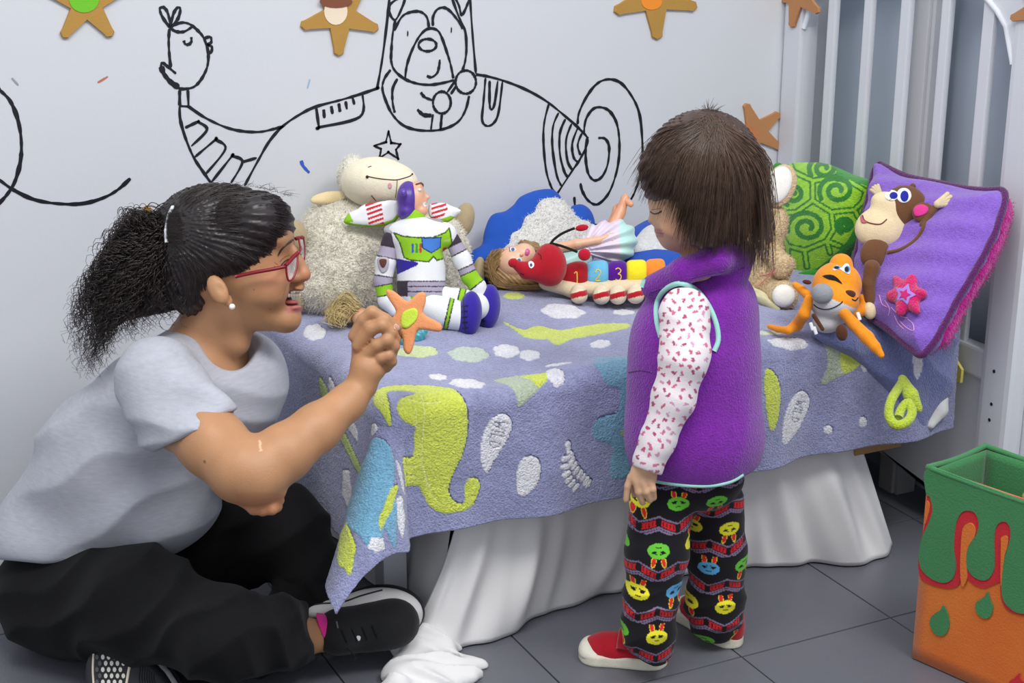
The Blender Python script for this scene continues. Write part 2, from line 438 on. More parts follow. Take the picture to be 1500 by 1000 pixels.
# white door frame edge beyond the headboard post (right border)
V,F=join([box_vf((XR+.02,hit(1495,500,0,XR)[1]-.06,1.3),(.045,.05,1.30),None,.004)])
o=mk('trim_2',V,F,M['painted_wood'],None,False); struct(o)
# ================================================================ MURAL
ROUT=mat('mural_black_paint',(16,17,26),.45,.3,150,.3,90)
WN=np.array([0,-1.,0])
def stroke_vf(px,wpx,closed=False,sm=7,lift=.0007,jit=.35):
    P=crom(px,sm,closed); Q=np.array([onwall(*p) for p in P]); n=len(Q)
    T=np.gradient(Q,axis=0) if not closed else (np.roll(Q,-1,0)-np.roll(Q,1,0))
    T/=np.linalg.norm(T,axis=1)[:,None]+1e-9; N=np.stack([-T[:,2],0*T[:,0],T[:,0]],1)
    ph=random.uniform(0,9); s=np.arange(n)
    wd=wpx*.00052*(1+jit*.5*np.sin(s*.35+ph)+jit*.35*np.sin(s*1.3+ph*2)+jit*.25*rng.normal(size=n)*.6)
    if not closed: wd=wd*np.minimum(1,np.minimum(s+1.2,n-s+.2)/2.2)
    L=Q+N*wd[:,None]; R=Q-N*wd[:,None]; 
    V=np.concatenate([L+WN*lift,R+WN*lift]); F=[]
    m=n if closed else n-1
    for i in range(m): j=(i+1)%n; F.append((i,j,n+j,n+i))
    return V,F
def oval(cx,cy,rx,ry,n=14): return [(cx+rx*math.cos(2*math.pi*i/n),cy+ry*math.sin(2*math.pi*i/n)) for i in range(n)]
mural=empty('wall_mural',onwall(560,150),'black brush line mural of animals painted on the white wall','mural')
def draw(name,strokes,w=5.2,label=None,m=None):
    parts=[]
    for i,s in enumerate(strokes):
        cl=False; ww=w
        if isinstance(s,tuple): s,opt=s; cl=opt.get('c',False); ww=opt.get('w',w)
        parts.append(stroke_vf(s,ww,cl,lift=.0007+.00006*(i%9)))
    V,F=join(parts); o=mk(name,V,F,m or ROUT,mural,False)
    if label: o['label']=label
    return o
c={'c':True}
draw('bird_drawing',[[(248,42),(256,36),(268,33),(279,36),(290,45),(298,55),(304,72),(305,88),(302,102),(294,117),(284,127),(272,130),(262,129),(250,122),(240,108),(236,97),(238,92),(245,97),(258,108)],
 [(248,42),(247,60),(248,80),(250,99)],[(249,41),(258,46),(270,46),(283,38)],([(249,39),(238,25),(234,13),(240,11),(246,20)],c),([(250,39),(254,20),(260,11),(264,14),(260,28)],c),
 [(269,59),(271,64),(276,65),(280,61),(280,54)],[(299,56),(308,54),(309,62),(303,66),(310,68),(309,76),(303,77)],[(263,131),(263,155)],[(275,131),(276,156)],[(262,155),(277,156)],
 ([(236,97),(240,108),(250,120),(262,128)],{'w':9})],5)
draw('tail_drawing',[[(275,155),(300,172),(330,186),(355,192),(380,193),(400,189),(415,185)],[(263,155),(264,175),(272,203),(284,231),(300,255),(312,272)],
 [(271,187),(290,178),(290.5,178.5),(303,190),(280,214)],[(285,230),(316,204),(316.5,204.5),(330,218),(301,255)],[(310,266),(340,228),(340.5,228.2),(355,237),(338,268)],[(355,237),(376,231)]],5)
draw('body_outline',[[(358,272),(378,235),(395,206),(415,184),(440,167),(463,156),(500,146),(530,137),(556,128)],[(463,157),(467,186),(467.5,186.2),(527,171),(531,138)],
 [(474,160),(475,173)],[(485,155),(487,167)],[(496,151),(498,164)],[(506,148),(508,160)],[(516,142),(519,153)],
 ])
draw('pocket_drawing',[[(711,114),(708,150),(706,175),(712,184),(722,181),(730,165),(736,118)],[(717,118),(717,150),(719,160),(724,153),(729,118)]],5)
draw('cone_drawing',[[(697,109),(715,112),(740,119),(770,131),(800,148),(830,172),(850,190),(861,206),(850,232),(838,250),(815,285)],[(804,151),(797,180),(796,210),(800,250),(808,275),(815,285)],[(818,165),(810,185),(809,215),(815,255),(822,272)],[(828,174),(820,195),(820,225),(826,250),(832,260)],[(837,181),(829,205),(831,235),(839,250)],[(846,187),(838,210),(840,230),(847,238)],[(852,195),(846,212),(850,227)]],5)
draw('bear_drawing',[[(552,131),(560,85),(567,30),(571,-10)],[(688,-8),(692,50),(697,108)],[(584,-3),(572,6),(570,18),(579,29),(590,8),(594,-6)],[(664,-8),(672,8),(676,22),(683,10),(688,-5)],
 [(579,29),(575,50),(573,75),(573,90),(578,103),(592,115),(610,122),(630,124),(650,121),(665,117)],[(660,-8),(672,25),(681,45),(683,70),(681,90),(677,103)],
 [(577,45),(588,25),(600,18),(615,17),(625,25),(628,40)],[(634,38),(634,25),(640,14),(650,11),(660,17),(672,32),(678,42)],
 ([(596,49),(598,49)],{'w':9}),([(660,44),(662,44)],{'w':9}),[(593,117),(596,95),(604,72),(615,52),(627,42),(640,44),(647,55),(655,78),(660,95),(664,115)],
 (oval(626,66,13,9),c),[(625,111),(632,113),(640,107),(643,97),(644,87)],
 [(572,102),(563,115),(560,130),(566,150),(575,168),(590,183),(610,190),(635,191),(655,187),(672,177),(682,160),(687,140)],[(582,115),(575,130),(575,150),(578,165)],
 (oval(682,120,15,17),c),(oval(647,150,13,16),c),[(616,135),(622,142),(634,147)],([(611,160),(620,168),(632,169)],{'w':7}),[(666,119),(655,135)],[(668,126),(660,138)],[(634,167),(631,190)],[(647,167),(645,190)]],5)
draw('spiral_drawing',[[(846,182),(848,165),(860,140),(875,122),(892,116),(910,122),(926,142),(936,165),(940,195),(941,230),(938,255),(930,280),(924,292)],
 [(855,195),(858,175),(868,160),(880,157),(893,163),(903,180),(907,205),(906,235),(900,262),(890,285),(875,299),(862,294),(853,280),(850,268)],
 [(876,202),(886,203),(892,215),(890,240),(882,258),(871,264),(862,255),(858,235),(858,210),(861,200)],[(841,288),(842,302)],[(868,329),(880,330),(895,325)]],5.6)
draw('star_drawing',[([(569,193),(569.4,194),(573,209),(573.6,209),(586,211),(586,211.4),(580,219),(580,219.6),(583,232),(582.6,232),(569,223),(568.6,223),(556,231),(556,230),(558,219),(558,218),(549,214),(549,213),(565,208),(565,207.5)],{'c':True,'w':4})])
draw('loop_drawing',[[(-6,125),(0,132),(15,148),(26,175),(31,205),(30,235),(22,265),(10,285),(-6,302)],[(-8,258),(0,264),(20,278),(50,292),(85,298),(120,298),(150,290),(172,278),(191,261)]],6.2)
draw('crayon_mark',[([(143,121),(158,112)],{'w':3.5})],label='orange crayon mark',m=mat('orange_crayon',(190,110,85)))
draw('crayon_mark',[([(441,235),(444,243),(453,253)],{'w':6})],label='blue crayon mark',m=mat('blue_crayon',(50,90,190)))
draw('crayon_mark',[([(454,116),(450,130)],{'w':2.4})],label='pale blue crayon mark',m=mat('pale_crayon',(150,180,215)))
draw('crayon_mark',[([(17,114),(27,125)],{'w':3})],label='grey scuff mark',m=mat('grey_crayon',(150,152,165)))
# ================================================================ STAR CUT-OUTS
def starpoly(cx,cy,R,rot,r=.40,knob=.13,sx=1.):
    """five-armed star with rounded knobs at its tips, picture units"""
    out=[]
    for i in range(5):
        a=math.radians(rot+72*i); d=(math.cos(a),math.sin(a)); p=(-d[1],d[0])
        k=R*knob
        for t in (-110,-60,0,60,110):
            tt=math.radians(t); out.append((d[0]*(R-k+k*math.cos(tt))+p[0]*k*math.sin(tt),d[1]*(R-k+k*math.cos(tt))+p[1]*k*math.sin(tt)))
        b=math.radians(rot+36+72*i); out.append((math.cos(b)*R*r,math.sin(b)*R*r))
    return [(cx+sx*x,cy-y) for x,y in out]
star_m=mat('mustard_foam',(176,134,62),.75,.3,250,.05,20); tan_m=mat('tan_foam',(182,128,82),.75,.3,250,.05,20)
def star(cx,cy,R,rot,label,plane=(1,None),m=star_m,patch=None,sx=1.,th=.006,lift=0):
    ax,val=plane; val=YW if val is None else val
    nrm=np.array([0,-1.,0]) if ax==1 else np.array([-1.,0,0])
    P=np.array([hit(x,y,ax,val) for x,y in starpoly(cx,cy,R,rot,sx=sx)])+nrm*(.0004+lift)
    e=empty('star_cutout',P.mean(0),label,'star decoration','star cut-outs on wall and headboard')
    V,F=prism_vf(P,nrm,th,.0015); mk('star_body',V,F,m,e,False)
    if patch:
        (px,py,rx,ry,rgb,nm)=patch[:6]
        Q=np.array([hit(x,y,ax,val) for x,y in oval(px,py,rx,ry,20)])+nrm*(th+lift+.0004)
        V,F=prism_vf(Q,nrm,.0012); o=mk('round_patch',V,F,MM('felt_'+nm,rgb,.8,.2,300,.05),e,False); o['label']=nm+' patch'
        for (px,py,rx,ry,rgb,nm) in patch[6:]:
            Q=np.array([hit(x,y,ax,val) for x,y in oval(px,py,rx,ry,16)])+nrm*(th+lift+.0016)
            V,F=prism_vf(Q,nrm,.0012); o=mk('round_patch',V,F,MM('felt_'+nm,rgb,.8,.2,300,.05),e,False); o['label']=nm+' patch'
    return e
star(126,4,62,-52.5+0,'mustard foam star with round green patch at top left of wall',patch=(122,-2,22,20,(110,190,40),'green'))
star(497,22,60,-20+0,'mustard foam star with cream and brown patch, high on wall beside drawn bear',patch=(490,16,17,20,(232,215,190),'cream',(490,2,24,9,(125,75,50),'brown')))
star(958,-6,64,-15,'mustard foam star with small orange patch, high on wall above the girl',patch=(952,2,15,12,(235,140,40),'orange'))
star(1106,192,44,38,'tan foam star on the wall beside the headboard',m=tan_m,patch=(1093,197,13,13,(200,120,70),'rust'))
star(222,346,46,100,'mustard foam star partly hidden behind the woman\'s ponytail')

star(1170,-8,50,-103,'tan foam star at the top of the headboard post nearest the wall',plane=(0,XH-.0065),m=tan_m,sx=.75)
star(1522,14,46,197,'tan foam star at the upper right corner, stuck to the headboard post',plane=(0,XH-.0065),m=tan_m,sx=.9)
# ================================================================ BED
bed=empty('toddler_bed',(1.4,2.5,0),'white cot-style bed with a slatted headboard, along the painted wall','bed')
pw=M['painted_wood']
def hh(px,py): p=hit(px,py,0,XH); return p[1],p[2]
hb_rt=bpy.data.objects.new('headboard',None); COL.objects.link(hb_rt); hb_rt.parent=bed; hb_rt.location=(XH-1.4,0,0); hb_rt.empty_display_size=.05
def slab(name,y0,y1,z0,z1,th=.022,x0=0,bev=.004,parent=hb_rt,m=pw):
    V,F=box_vf((XH+x0+th/2,(y0+y1)/2,(z0+z1)/2),(th/2,abs(y1-y0)/2,(z1-z0)/2),None,bev); return mk(name,V,F,m,parent,False)
TOPZ=1.12
ypl0=YW-.004; ypl1=hh(1172,130)[0]
slab('post',ypl1,ypl0,.0,TOPZ,.045,-.006,.006)
ypr0=hh(1444,500)[0]; ypr1=hh(1489,500)[0]
slab('post',ypr1,ypr0,.0,TOPZ,.045,-.006,.012)
rz=hh(1420,512)[1]
for a,b in [(1203.5,1224),(1255,1276),(1308,1331),(1367,1389),(1427.5,1453)]:
    slab('slat',hh(b-9,130)[0],hh(a,130)[0],rz-.02,TOPZ-.06,.012,.004,.004)
z1=hh(1418,503)[1]; z0=hh(1418,547)[1]
slab('bottom_rail',ypr0-.002,ypl1+.002,z0,z1,.030,-.002,.005)
# lower panel with arched underside
yl,yr=ypl1,ypr0
arch=[]
for i in range(17):
    t=i/16; yy=yl+(yr-yl)*t; arch.append((yy,.045+ .05*math.sin(math.pi*t)**.7))
pts=[(XH+.006,y,z) for y,z in arch]+[(XH+.006,yr,z0-.002),(XH+.006,yl,z0-.002)]
V,F=prism_vf(np.array(pts),(1,0,0),.014); mk('lower_panel',V,F,pw,hb_rt,False)
# crest with arched opening
ya,za=hh(1175,33); yb,zb=hh(1492,83)
cr=[]
for i in range(25):
    t=i/24; yy=yl+(yr-yl)*t; s=2*t-1; zz=za-.01+.155*math.sqrt(max(0,1-abs(s)**2.15)) if abs(s)<1 else za-.01
    cr.append((XH+.002,yy,zz))
cr+=[(XH+.002,yr,TOPZ),(XH+.002,yl,TOPZ)]
n_=25; P=np.array(cr); V=np.concatenate([P,P+np.array([.028,0,0])]); F=[]
m_=len(P)
for i in range(m_): j=(i+1)%m_; F.append((i,j,m_+j,m_+i))
for i in range(24):
    # front and back faces as quads up to the straight top
    ti=np.array([XH+.002,P[i][1],TOPZ]); 
V=V.tolist(); k0=len(V)
for i in range(25): V.append([XH+.002,P[i][1],TOPZ])
for i in range(25): V.append([XH+.030,P[i][1],TOPZ])
for i in range(24): F.append((i,i+1,k0+i+1,k0+i)); F.append((m_+i+1,m_+i,k0+25+i,k0+26+i))
mk('crest',V,F,pw,hb_rt,False)
# moulded bead round the arch
tb=tube('arch_bead',[(XH+.001,p[1],p[2]-.001) for p in cr[:25]],.0055,pw,hb_rt,8)
# screw holes in the near post
dk=MM('dark_hole',(25,22,20),.9)
for px,py in [(1460,543),(1456,591),(1453,614)]:
    y,z=hh(px,py); a=np.linspace(0,2*np.pi,11)[:-1]; Pq=np.array([(XH-.0062,y+.0035*math.cos(t),z+.0035*math.sin(t)) for t in a])
    V,F=prism_vf(Pq,(-1,0,0),.0006); mk('screw_hole',V,F,dk,hb_rt,False)
# frame, legs, planks
wood=MM('pine',(176,140,92),.6,.3,60,.18,9,stretch=(1,6,6),rgb2=(150,112,68))
bz=.225
V,F=box_vf((1.42,BF+.045,bz+.03),(.56,.012,.04),None,.002); mk('side_rail',V,F,pw,bed,False)
V,F=box_vf((1.42,YW-.03,bz+.03),(.56,.012,.04),None,.002); mk('side_rail',V,F,pw,bed,False)
for x in (.92,1.40):
    for y in (BF+.18,YW-.045):
        V,F=box_vf((x,y,bz/2),(.022,.022,bz/2),None,.003); mk('leg',V,F,pw,bed,False)
for i,x in enumerate(np.linspace(.97,1.66,7)):
    V,F=box_vf((x,(BF+YW)/2+.03,bz-.002),(.04,.28,.009),None,.002); mk('plank',V,F,wood,bed,False)
q=hit(1258,655,1,BF+.02)
V,F=box_vf((q[0]+.035,BF+.16,q[2]+.003),(.055,.155,.012),None,.002); mk('plank',V,F,wood,bed,False)
V,F=surfnet(rbox(((BX0+XH)/2+.005,(BF+YW)/2+.012,(bz+.03+HB-.012)/2),((XH-BX0)/2-.03,(YW-BF)/2-.022,(HB-.012-bz-.03)/2),None,.03),.012)
ob=mk('mattress',V,F,MM('mattress_white',(225,225,222),.9,.2),None,True); tag(ob,'white mattress lying on the cot base under the dinosaur blanket','mattress')
# ---------------------------------------------------------------- BLANKET
u0,u1=BX0-.30,XH-.045; v1=(YW-BF)+.245; du=.0023
nu=int((u1-u0)/du); nv=int((v1-.01)/du)
uu=np.linspace(u0,u1,nu); vv=np.linspace(.01,v1,nv); Ug,Vg=np.meshgrid(uu,vv,indexing='ij'); us=Ug.ravel(); vs_=Vg.ravel()
def f_uv(px,py):      # front drop
    p=hit(px,py,1,BF-.012); return (p[0],(YW-BF)+(HB-p[2])-.012)
def t_uv(px,py):      # top
    p=hit(px,py,2,HB+.004); return (p[0],YW-p[1])
def poly(f,pts,sm=4): return crom(np.array([f(*p) for p in pts]),sm,True)
LIME=(206,219,84); WHT=(226,226,234); BLU=(120,176,208); GRN=(178,192,168); NAVY=(34,38,105)
lat=[]
def mo(f,pts,rgb,sm=4,ol=True): lat.append((poly(f,pts,sm),rgb,ol))
def el(f,cx,cy,rx,ry,rgb,ang=0,wob=.12):
    P=[]
    for i in range(28):
        a=2*math.pi*i/28; k=1+wob*1.3*(abs(math.sin(a*3+cx))-.5); x=rx*k*math.cos(a); y=ry*k*math.sin(a); g=math.radians(ang)
        P.append((cx+x*math.cos(g)-y*math.sin(g),cy+x*math.sin(g)+y*math.cos(g)))
    mo(f,P,rgb)
f_,t_=f_uv,t_uv
mo(f_,[(558,638),(556,604),(559,583),(575,569),(600,566),(618,567),(645,570),(664,584),(674,613),(675,650),(668,682),(655,710),(648,733),(652,749),(664,755),(672,749),(672,728),(682,718),(692,724),(689,742),(678,758),(659,765),(641,767),(622,757),(611,737),(603,727),(576,728),(574,691),(597,688),(600,650),(599,641),(581,630),(580,615),(592,602),(609,598),(609,588),(590,580),(576,584),(571,604),(563,632)],LIME,3)
mo(f_,[(703,710),(696,691),(696,668),(703,645),(714,629),(728,624),(738,634),(737,650),(726,673),(714,691),(706,707)],WHT)
mo(f_,[(747,737),(746,710),(751,691),(763,683),(774,691),(772,714),(760,733)],WHT)
for (x,y,a_) in ((817,668,80),(819,679,60),(821,688,-50),(824,695,-50),(828,702,-52),(833,708,-55),(838,713,-55),(843,718,-58),(847,722,-58),(811,685,-20),(810,696,0),(812,706,-20),(815,714,-35),(820,720,-40),(826,726,-40)):
    el(f_,x,y,6.5,3.2,WHT,a_,0.03)
mo(f_,[(885,523),(905,533),(925,545),(930,700),(905,712),(885,714),(880,700),(885,670),(872,662),(859,659),(857,640),(868,630),(894,622),(897,600),(896,590),(880,586),(873,570),(873,553),(890,550)],(118,168,196),3)
el(f_,905,650,10,4,(170,190,90)); 
mo(f_,[(737,553),(755,549),(775,552),(802,563),(800,574),(785,586),(770,597),(758,606),(750,611),(750,595),(746,580),(741,565)],GRN)
mo(f_,[(774,556),(803,563),(800,574),(783,586),(778,574)],LIME,4)
el(f_,813,570,10,17,WHT,15)
mo(f_,[(489,664),(507,696),(508,720),(505,742),(519,751),(521,765),(508,790),(494,816),(480,795),(466,765),(448,737),(457,700)],BLU)
def flapmo(): pass
el(f_,553,719,4.5,22,WHT,-12,.25)
# motifs laid straight in sheet coordinates (u = along the bed, v = away from the wall)
def uvmo(pts,rgb,sm=4): lat.append((crom(np.array(pts,float),sm,True),rgb,True))
def uvel(cu,cv,ru,rv,rgb,ang=0,wob=.14):
    g=math.radians(ang); P=[]
    for i in range(14):
        a=2*math.pi*i/14; k=1+wob*math.sin(a*5+cu*9); x=ru*k*math.cos(a); y=rv*k*math.sin(a); P.append((cu+x*math.cos(g)-y*math.sin(g),cv+x*math.sin(g)+y*math.cos(g)))
    uvmo(P,rgb)
for (x,y,rx,ry,c_) in [(825,456,30,8,WHT),(742,514,18,8,WHT),(776,519,14,7,WHT),(684,557,24,7,WHT),(641,550,12,4,WHT),(686,519,28,8,(190,205,190)),(914,451,15,5,WHT),(753,441,14,4,LIME),(832,539,18,4,WHT),
    (461,480,15,10,WHT),(470,556,13,22,WHT),(527,622,9,10,WHT),(1150,517,24,10,WHT),(880,500,14,5,WHT),(610,517,30,7,(205,220,160)),(1140,486,22,6,(205,215,190)),(1300,520,16,8,WHT),(1253,543,8,17,WHT)]:
    el(t_ if y<586-.197*(x-586) else f_,x,y,rx,ry,c_)
mo(t_,[(737,471),(765,479),(788,473),(820,478),(850,475),(885,472),(919,476),(917,484),(880,486),(850,488),(834,490),(820,499),(811,497),(802,489),(770,489),(758,482)],LIME,3)
mo(t_,[(425,610),(421,570),(428,545),(436,528),(452,524),(455,534),(444,540),(442,560),(437,585),(430,608)],(176,200,96))
mo(f_,[(1197,512),(1215,520),(1243,540),(1240,556),(1215,568),(1191,580),(1200,550)],GRN)
mo(f_,[(1218,527),(1243,541),(1240,555),(1220,562)],LIME)
mo(f_,[(1128,664),(1126,648),(1134,618),(1148,598),(1160,591),(1172,600),(1170,620),(1155,645),(1140,657)],WHT)
mo(f_,[(1108,640),(1105,600),(1108,560),(1120,565),(1126,585),(1124,610),(1117,635)],LIME)
el(f_,1247,633,5,7,WHT); el(f_,1200,646,5,5,WHT)
# left flap, below the corner
fl0=BX0; fv=YW-BF
uvmo([(BX0-.17,fv+.03),(BX0-.10,fv+.02),(BX0-.055,fv+.06),(BX0-.05,fv+.11),(BX0-.085,fv+.16),(BX0-.13,fv+.20),(BX0-.17,fv+.225),(BX0-.19,fv+.17),(BX0-.20,fv+.10)],BLU)
uvel(BX0-.225,fv+.15,.022,.06,LIME,10); uvel(BX0-.10,fv+.17,.05,.010,LIME,-30)
uvel(BX0-.16,fv+.215,.022,.012,WHT,30); uvel(BX0-.06,fv+.19,.012,.03,WHT,15); uvel(BX0-.20,fv-.10,.03,.02,WHT); uvel(BX0-.12,fv-.2,.02,.05,LIME)
base=np.array((146,150,190)); col=np.tile(lin(base),(len(us),1)); hgt=np.zeros(len(us))
nz=vnoise(np.stack([us*1,vs_*1,0*us],1),26)+.6*vnoise(np.stack([us,vs_,0*us],1),90)
col=col*(1+.22*nz)[:,None]
allm=np.zeros(len(us),bool)
for pl,rgb,ol in lat:
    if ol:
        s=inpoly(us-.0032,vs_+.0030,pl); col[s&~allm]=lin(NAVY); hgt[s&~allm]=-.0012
    m_in=inpoly(us,vs_,pl); col[m_in]=lin(rgb)*(1+.16*nz[m_in])[:,None]; hgt[m_in]=.0016; allm|=m_in
def scribe(pts,wd,rgb,f=f_uv):
    q=[f(*p) for p in pts]; d=segdist(us,vs_,q); m=(d<wd)&allm; col[m]=lin(rgb); hgt[m]=.0002
# the word WILD on both leaves, dinosaur seams
def word(o,dx,dy,sz):
    G={'W':[(0,0),(.2,1),(.4,.35),(.6,1),(.8,0)],'I':[(0,0),(0,1)],'L':[(0,0),(0,1),(.45,1)],'D':[(0,0),(0,1),(.35,.85),(.5,.5),(.35,.15),(0,0)]}
    x=0
    for ch,wd in (('W',1.1),('I',.35),('L',.75),('D',.6)):
        scribe([(o[0]+dx[0]*(x+a)*sz+dy[0]*b*sz*1.2,o[1]+dx[1]*(x+a)*sz+dy[1]*b*sz*1.2) for a,b in G[ch]],.0013,(120,120,146)); x+=wd
word((733,636),(-.26,.96),(-.95,-.22),15)
word((1166,606),(-.34,.94),(-.93,-.3),12)
for s in ([(586,574),(610,578),(618,600),(612,640),(610,690),(618,730)],[(598,606),(618,612),(640,610)],[(600,700),(580,700)],[(600,715),(580,714)],[(612,700),(624,740),(640,757)],[(604,620),(600,640),(612,645)]): scribe(s,.0013,(232,236,150))
# position
dx=np.maximum(BX0+.0-us,0); dv=np.maximum(vs_-(YW-BF),0); r=np.hypot(dx,dv); th=np.arctan2(dv,dx+1e-9); r=r*(1-.22*np.sin(2*th)**2*np.clip(r/.15,0,1))
R_=.032
dd=np.maximum(r,0); a=np.minimum(dd/R_,np.pi/2); out=R_*np.sin(a); dn=R_*(1-np.cos(a))+np.maximum(dd-R_*np.pi/2,0)
ex=np.maximum(dd-R_*np.pi/2,0)
crn=np.clip(np.minimum(dx,dv)/.05,0,1)
flare=.06*ex+ crn*ex*(.22+.34*np.exp(-((th-math.radians(40))/math.radians(26))**2))
wv=.010*np.sin(us*17+1.2)*np.clip(ex/.12,0,1)*(dx==0)+.006*np.sin(us*41)*np.clip(ex/.2,0,1)*(dx==0)
out=out+flare+wv
X=np.where(us<BX0,BX0-out*np.cos(th),us); Y=np.where(vs_>YW-BF,BF-out*np.sin(th)*(1),YW-vs_)
X=X+R_*0.0; Z=HB-dn
onb=(dd<=0)
und=.006*np.sin(us*9+vs_*13)+.004*np.sin(us*23-vs_*11)+.004*vnoise(np.stack([us,vs_,0*us],1),14)
Z=Z+und*np.clip(1-dd/.1,0,1)
# shallow creases running from the corner
P3=np.stack([X,Y,Z],1)
G=P3.reshape(nu,nv,3); tu=np.gradient(G,axis=0); tv=np.gradient(G,axis=1); nn=np.cross(tv,tu); nn/=np.linalg.norm(nn,axis=2)[...,None]+1e-9
if nn[nu//2,20,2]<0: nn=-nn
pile=.0012*(vnoise(P3,420)+.8*vnoise(P3,180))+hgt
G=G+nn*pile.reshape(nu,nv)[...,None]
V=G.reshape(-1,3); F=grid_faces(nu,nv)
fp=mat('blanket_fleece',vcol=True,rough=1,bump=2.2,bscale=330,var=.20,vscale=240,sheen=.5,spec=.05)
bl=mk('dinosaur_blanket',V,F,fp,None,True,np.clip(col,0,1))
md=bl.modifiers.new('thickness','SOLIDIFY'); md.thickness=.004; md.offset=-1
tag(bl,'fluffy periwinkle blanket with lime and blue dinosaurs, draped over the bed','blanket')
# gathered end beside the headboard
bl_loc=None
gpl=plane3(hit(1200,488,2,HB+.006),hit(1392,492,0,XH-.05),hit(1340,618,1,BF-.035))
g=puff([(1190,486),(1230,474),(1290,468),(1392,484),(1397,510),(1394,545),(1386,578),(1370,606),(1345,628),(1326,624),(1308,596),(1288,566),(1256,530),(1216,508)],gpl,.03,.045,3)
def gfold(P):
    x,y,z=pix(P); a=vnoise(P,14); return .006*(np.abs(np.sin((x*.62-y*.8)*.045+a*2.2))-.5)+.004*a+.0012*vnoise(P,120)
g=DISP(g,gfold,.012)
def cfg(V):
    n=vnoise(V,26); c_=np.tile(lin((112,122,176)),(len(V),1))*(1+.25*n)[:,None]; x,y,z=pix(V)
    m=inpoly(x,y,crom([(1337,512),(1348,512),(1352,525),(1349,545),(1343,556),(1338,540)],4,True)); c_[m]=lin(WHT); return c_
sculpt('gathered_fold',g,.0035,fp,bl,cf=cfg)
lo=[at(p[0],p[1],p[2]-.012) for p in [(1322,560,2.80),(1306,585,2.77),(1302,608,2.76),(1312,622,2.75),(1328,618,2.75),(1336,604,2.76),(1330,590,2.77),(1320,600,2.77),(1316,612,2.76)]]
P=crom(lo,6); V,F=tube_vf(P,.0085,10); ob=mk('lime_hem_roll',V,F,fp,bl,True,lin((190,212,60)))
ob['label']='lime green rolled hem'
g=U(.01,K([(1322,555,2.79,7),(1334,578,2.77,11),(1345,598,2.77,7)])); sculpt('lime_hem_roll',g,.003,fp,bl,rgb=(190,212,60))
# yellow cloth and white sheet peeping out beside the post
def slabpx(name,pts,z,th,rgb,matl='cloth',label=None,cat=None,parent=None,lab2=None):
    P=np.array([at(x,y,z) for x,y in crom(np.array(pts,float),3,True)]); V,F=prism_vf(P,FW,th); V=V
    o=mk(name,V,F,M[matl],parent,False,lin(rgb))
    if label: tag(o,label,cat)
    return o
yc=[(1390,486),(1397,484),(1399,505),(1402,525),(1412,541),(1410,560),(1395,555),(1378,560),(1375,540),(1385,510)]
zz=[hit(x,y,0,XH-.012) for x,y in yc]
V,F=prism_vf(np.array(zz),(-1,0,0),.006); tag(mk('yellow_cloth',V,F,M['cloth'],None,False,lin((226,214,110))),'pale yellow cloth hanging between the blanket and the headboard post','cloth')
g=K([(1380,575,2.96,10),(1377,600,2.95,12),(1362,622,2.94,8)]); tag(sculpt('bed_sheet',DISP(g,lambda P:.002*vnoise(P,80)),.005,'cloth',None,(222,222,220)),'edge of white sheet showing under the gathered blanket end','sheet')
# ---------------------------------------------------------------- SKIRT
sk=mat('skirt_cotton',(226,225,226),.85,.25,500,.03,6,sheen=.1)
bot=[(592,940),(620,955),(660,955),(700,948),(735,935),(762,922),(790,905),(815,898),(850,887),(870,872),(905,872),(935,858),(1000,846),(1060,838),(1100,832),(1135,834),(1170,830),(1200,826),(1240,830),(1275,827),(1298,818),(1308,800)]
B=crom(np.array([onfloor(*p) for p in bot]),10); n=len(B)
s=np.linspace(0,1,n); T=np.stack([np.interp(s,[0,.1,.3,.6,1],[1.0,1.06,1.2,1.5,1.79]),np.full(n,BF+.028),np.full(n,.30)],1)
rows=34; V=[]
for k in range(rows):
    t=k/(rows-1); tt=t**1.15; amp=(.012*t+.003)
    fold=amp*(np.sin(s*30+1.6*t)+.7*np.sin(s*57+2+.8*t)+.5*np.sin(s*95-1.3*t))*np.clip(1-((t-.62)/.45)**2,0.05,1)
    P=T*(1-tt)+B*tt; P=P.copy(); P[:,1]+=-fold*1.0-.012*math.sin(math.pi*t); P[:,2]=.30*(1-t)+.004*t
    V.append(P)
V=np.concatenate(V); ob=mk('bed_skirt',V,grid_faces(rows,n),sk,None,True); ob.modifiers.new('s','SOLIDIFY').thickness=.0018
tag(ob,'white cotton bed skirt hanging in folds to the floor','bed skirt')
# inner return of the skirt at the foot end
V=[];nn2=30
for k in range(12):
    t=k/11
    for i in range(nn2):
        q=i/(nn2-1); V.append((.985-.05*t-.01*math.sin(q*14)*t,BF+.03+q*.55,.30*(1-t)+.003))
ob2=mk('skirt_return',V,grid_faces(12,nn2),sk,ob,True)
# puddled cloth at its front left corner
g=U(.03,E(625,955,2.66,50,34,40,-6),E(600,990,2.58,34,26,34,10),E(655,985,2.585,42,16,26,6),E(600,930,2.68,20,16,30),K([(640,975,2.6,14),(707,972,2.62,4)]),K([(620,1012,2.54,16),(690,992,2.57,5)]),K([(575,1020,2.5,20),(590,975,2.6,14)]))
def cr_(P):
    w_=np.sin(P@np.array([22,35,14.])*1.3); return .008*(np.abs(np.sin(P@np.array([26,-20,38.])+2.4*w_))-.6)+.004*np.sin(P@np.array([70,30,-40.])+2*w_)
g=INT(DISP(g,cr_,.014),Sh(lambda P:-P[:,2],[-9,-9,0],[9,9,9])); sculpt('puddled_hem',g,.004,sk,ob,it=2)
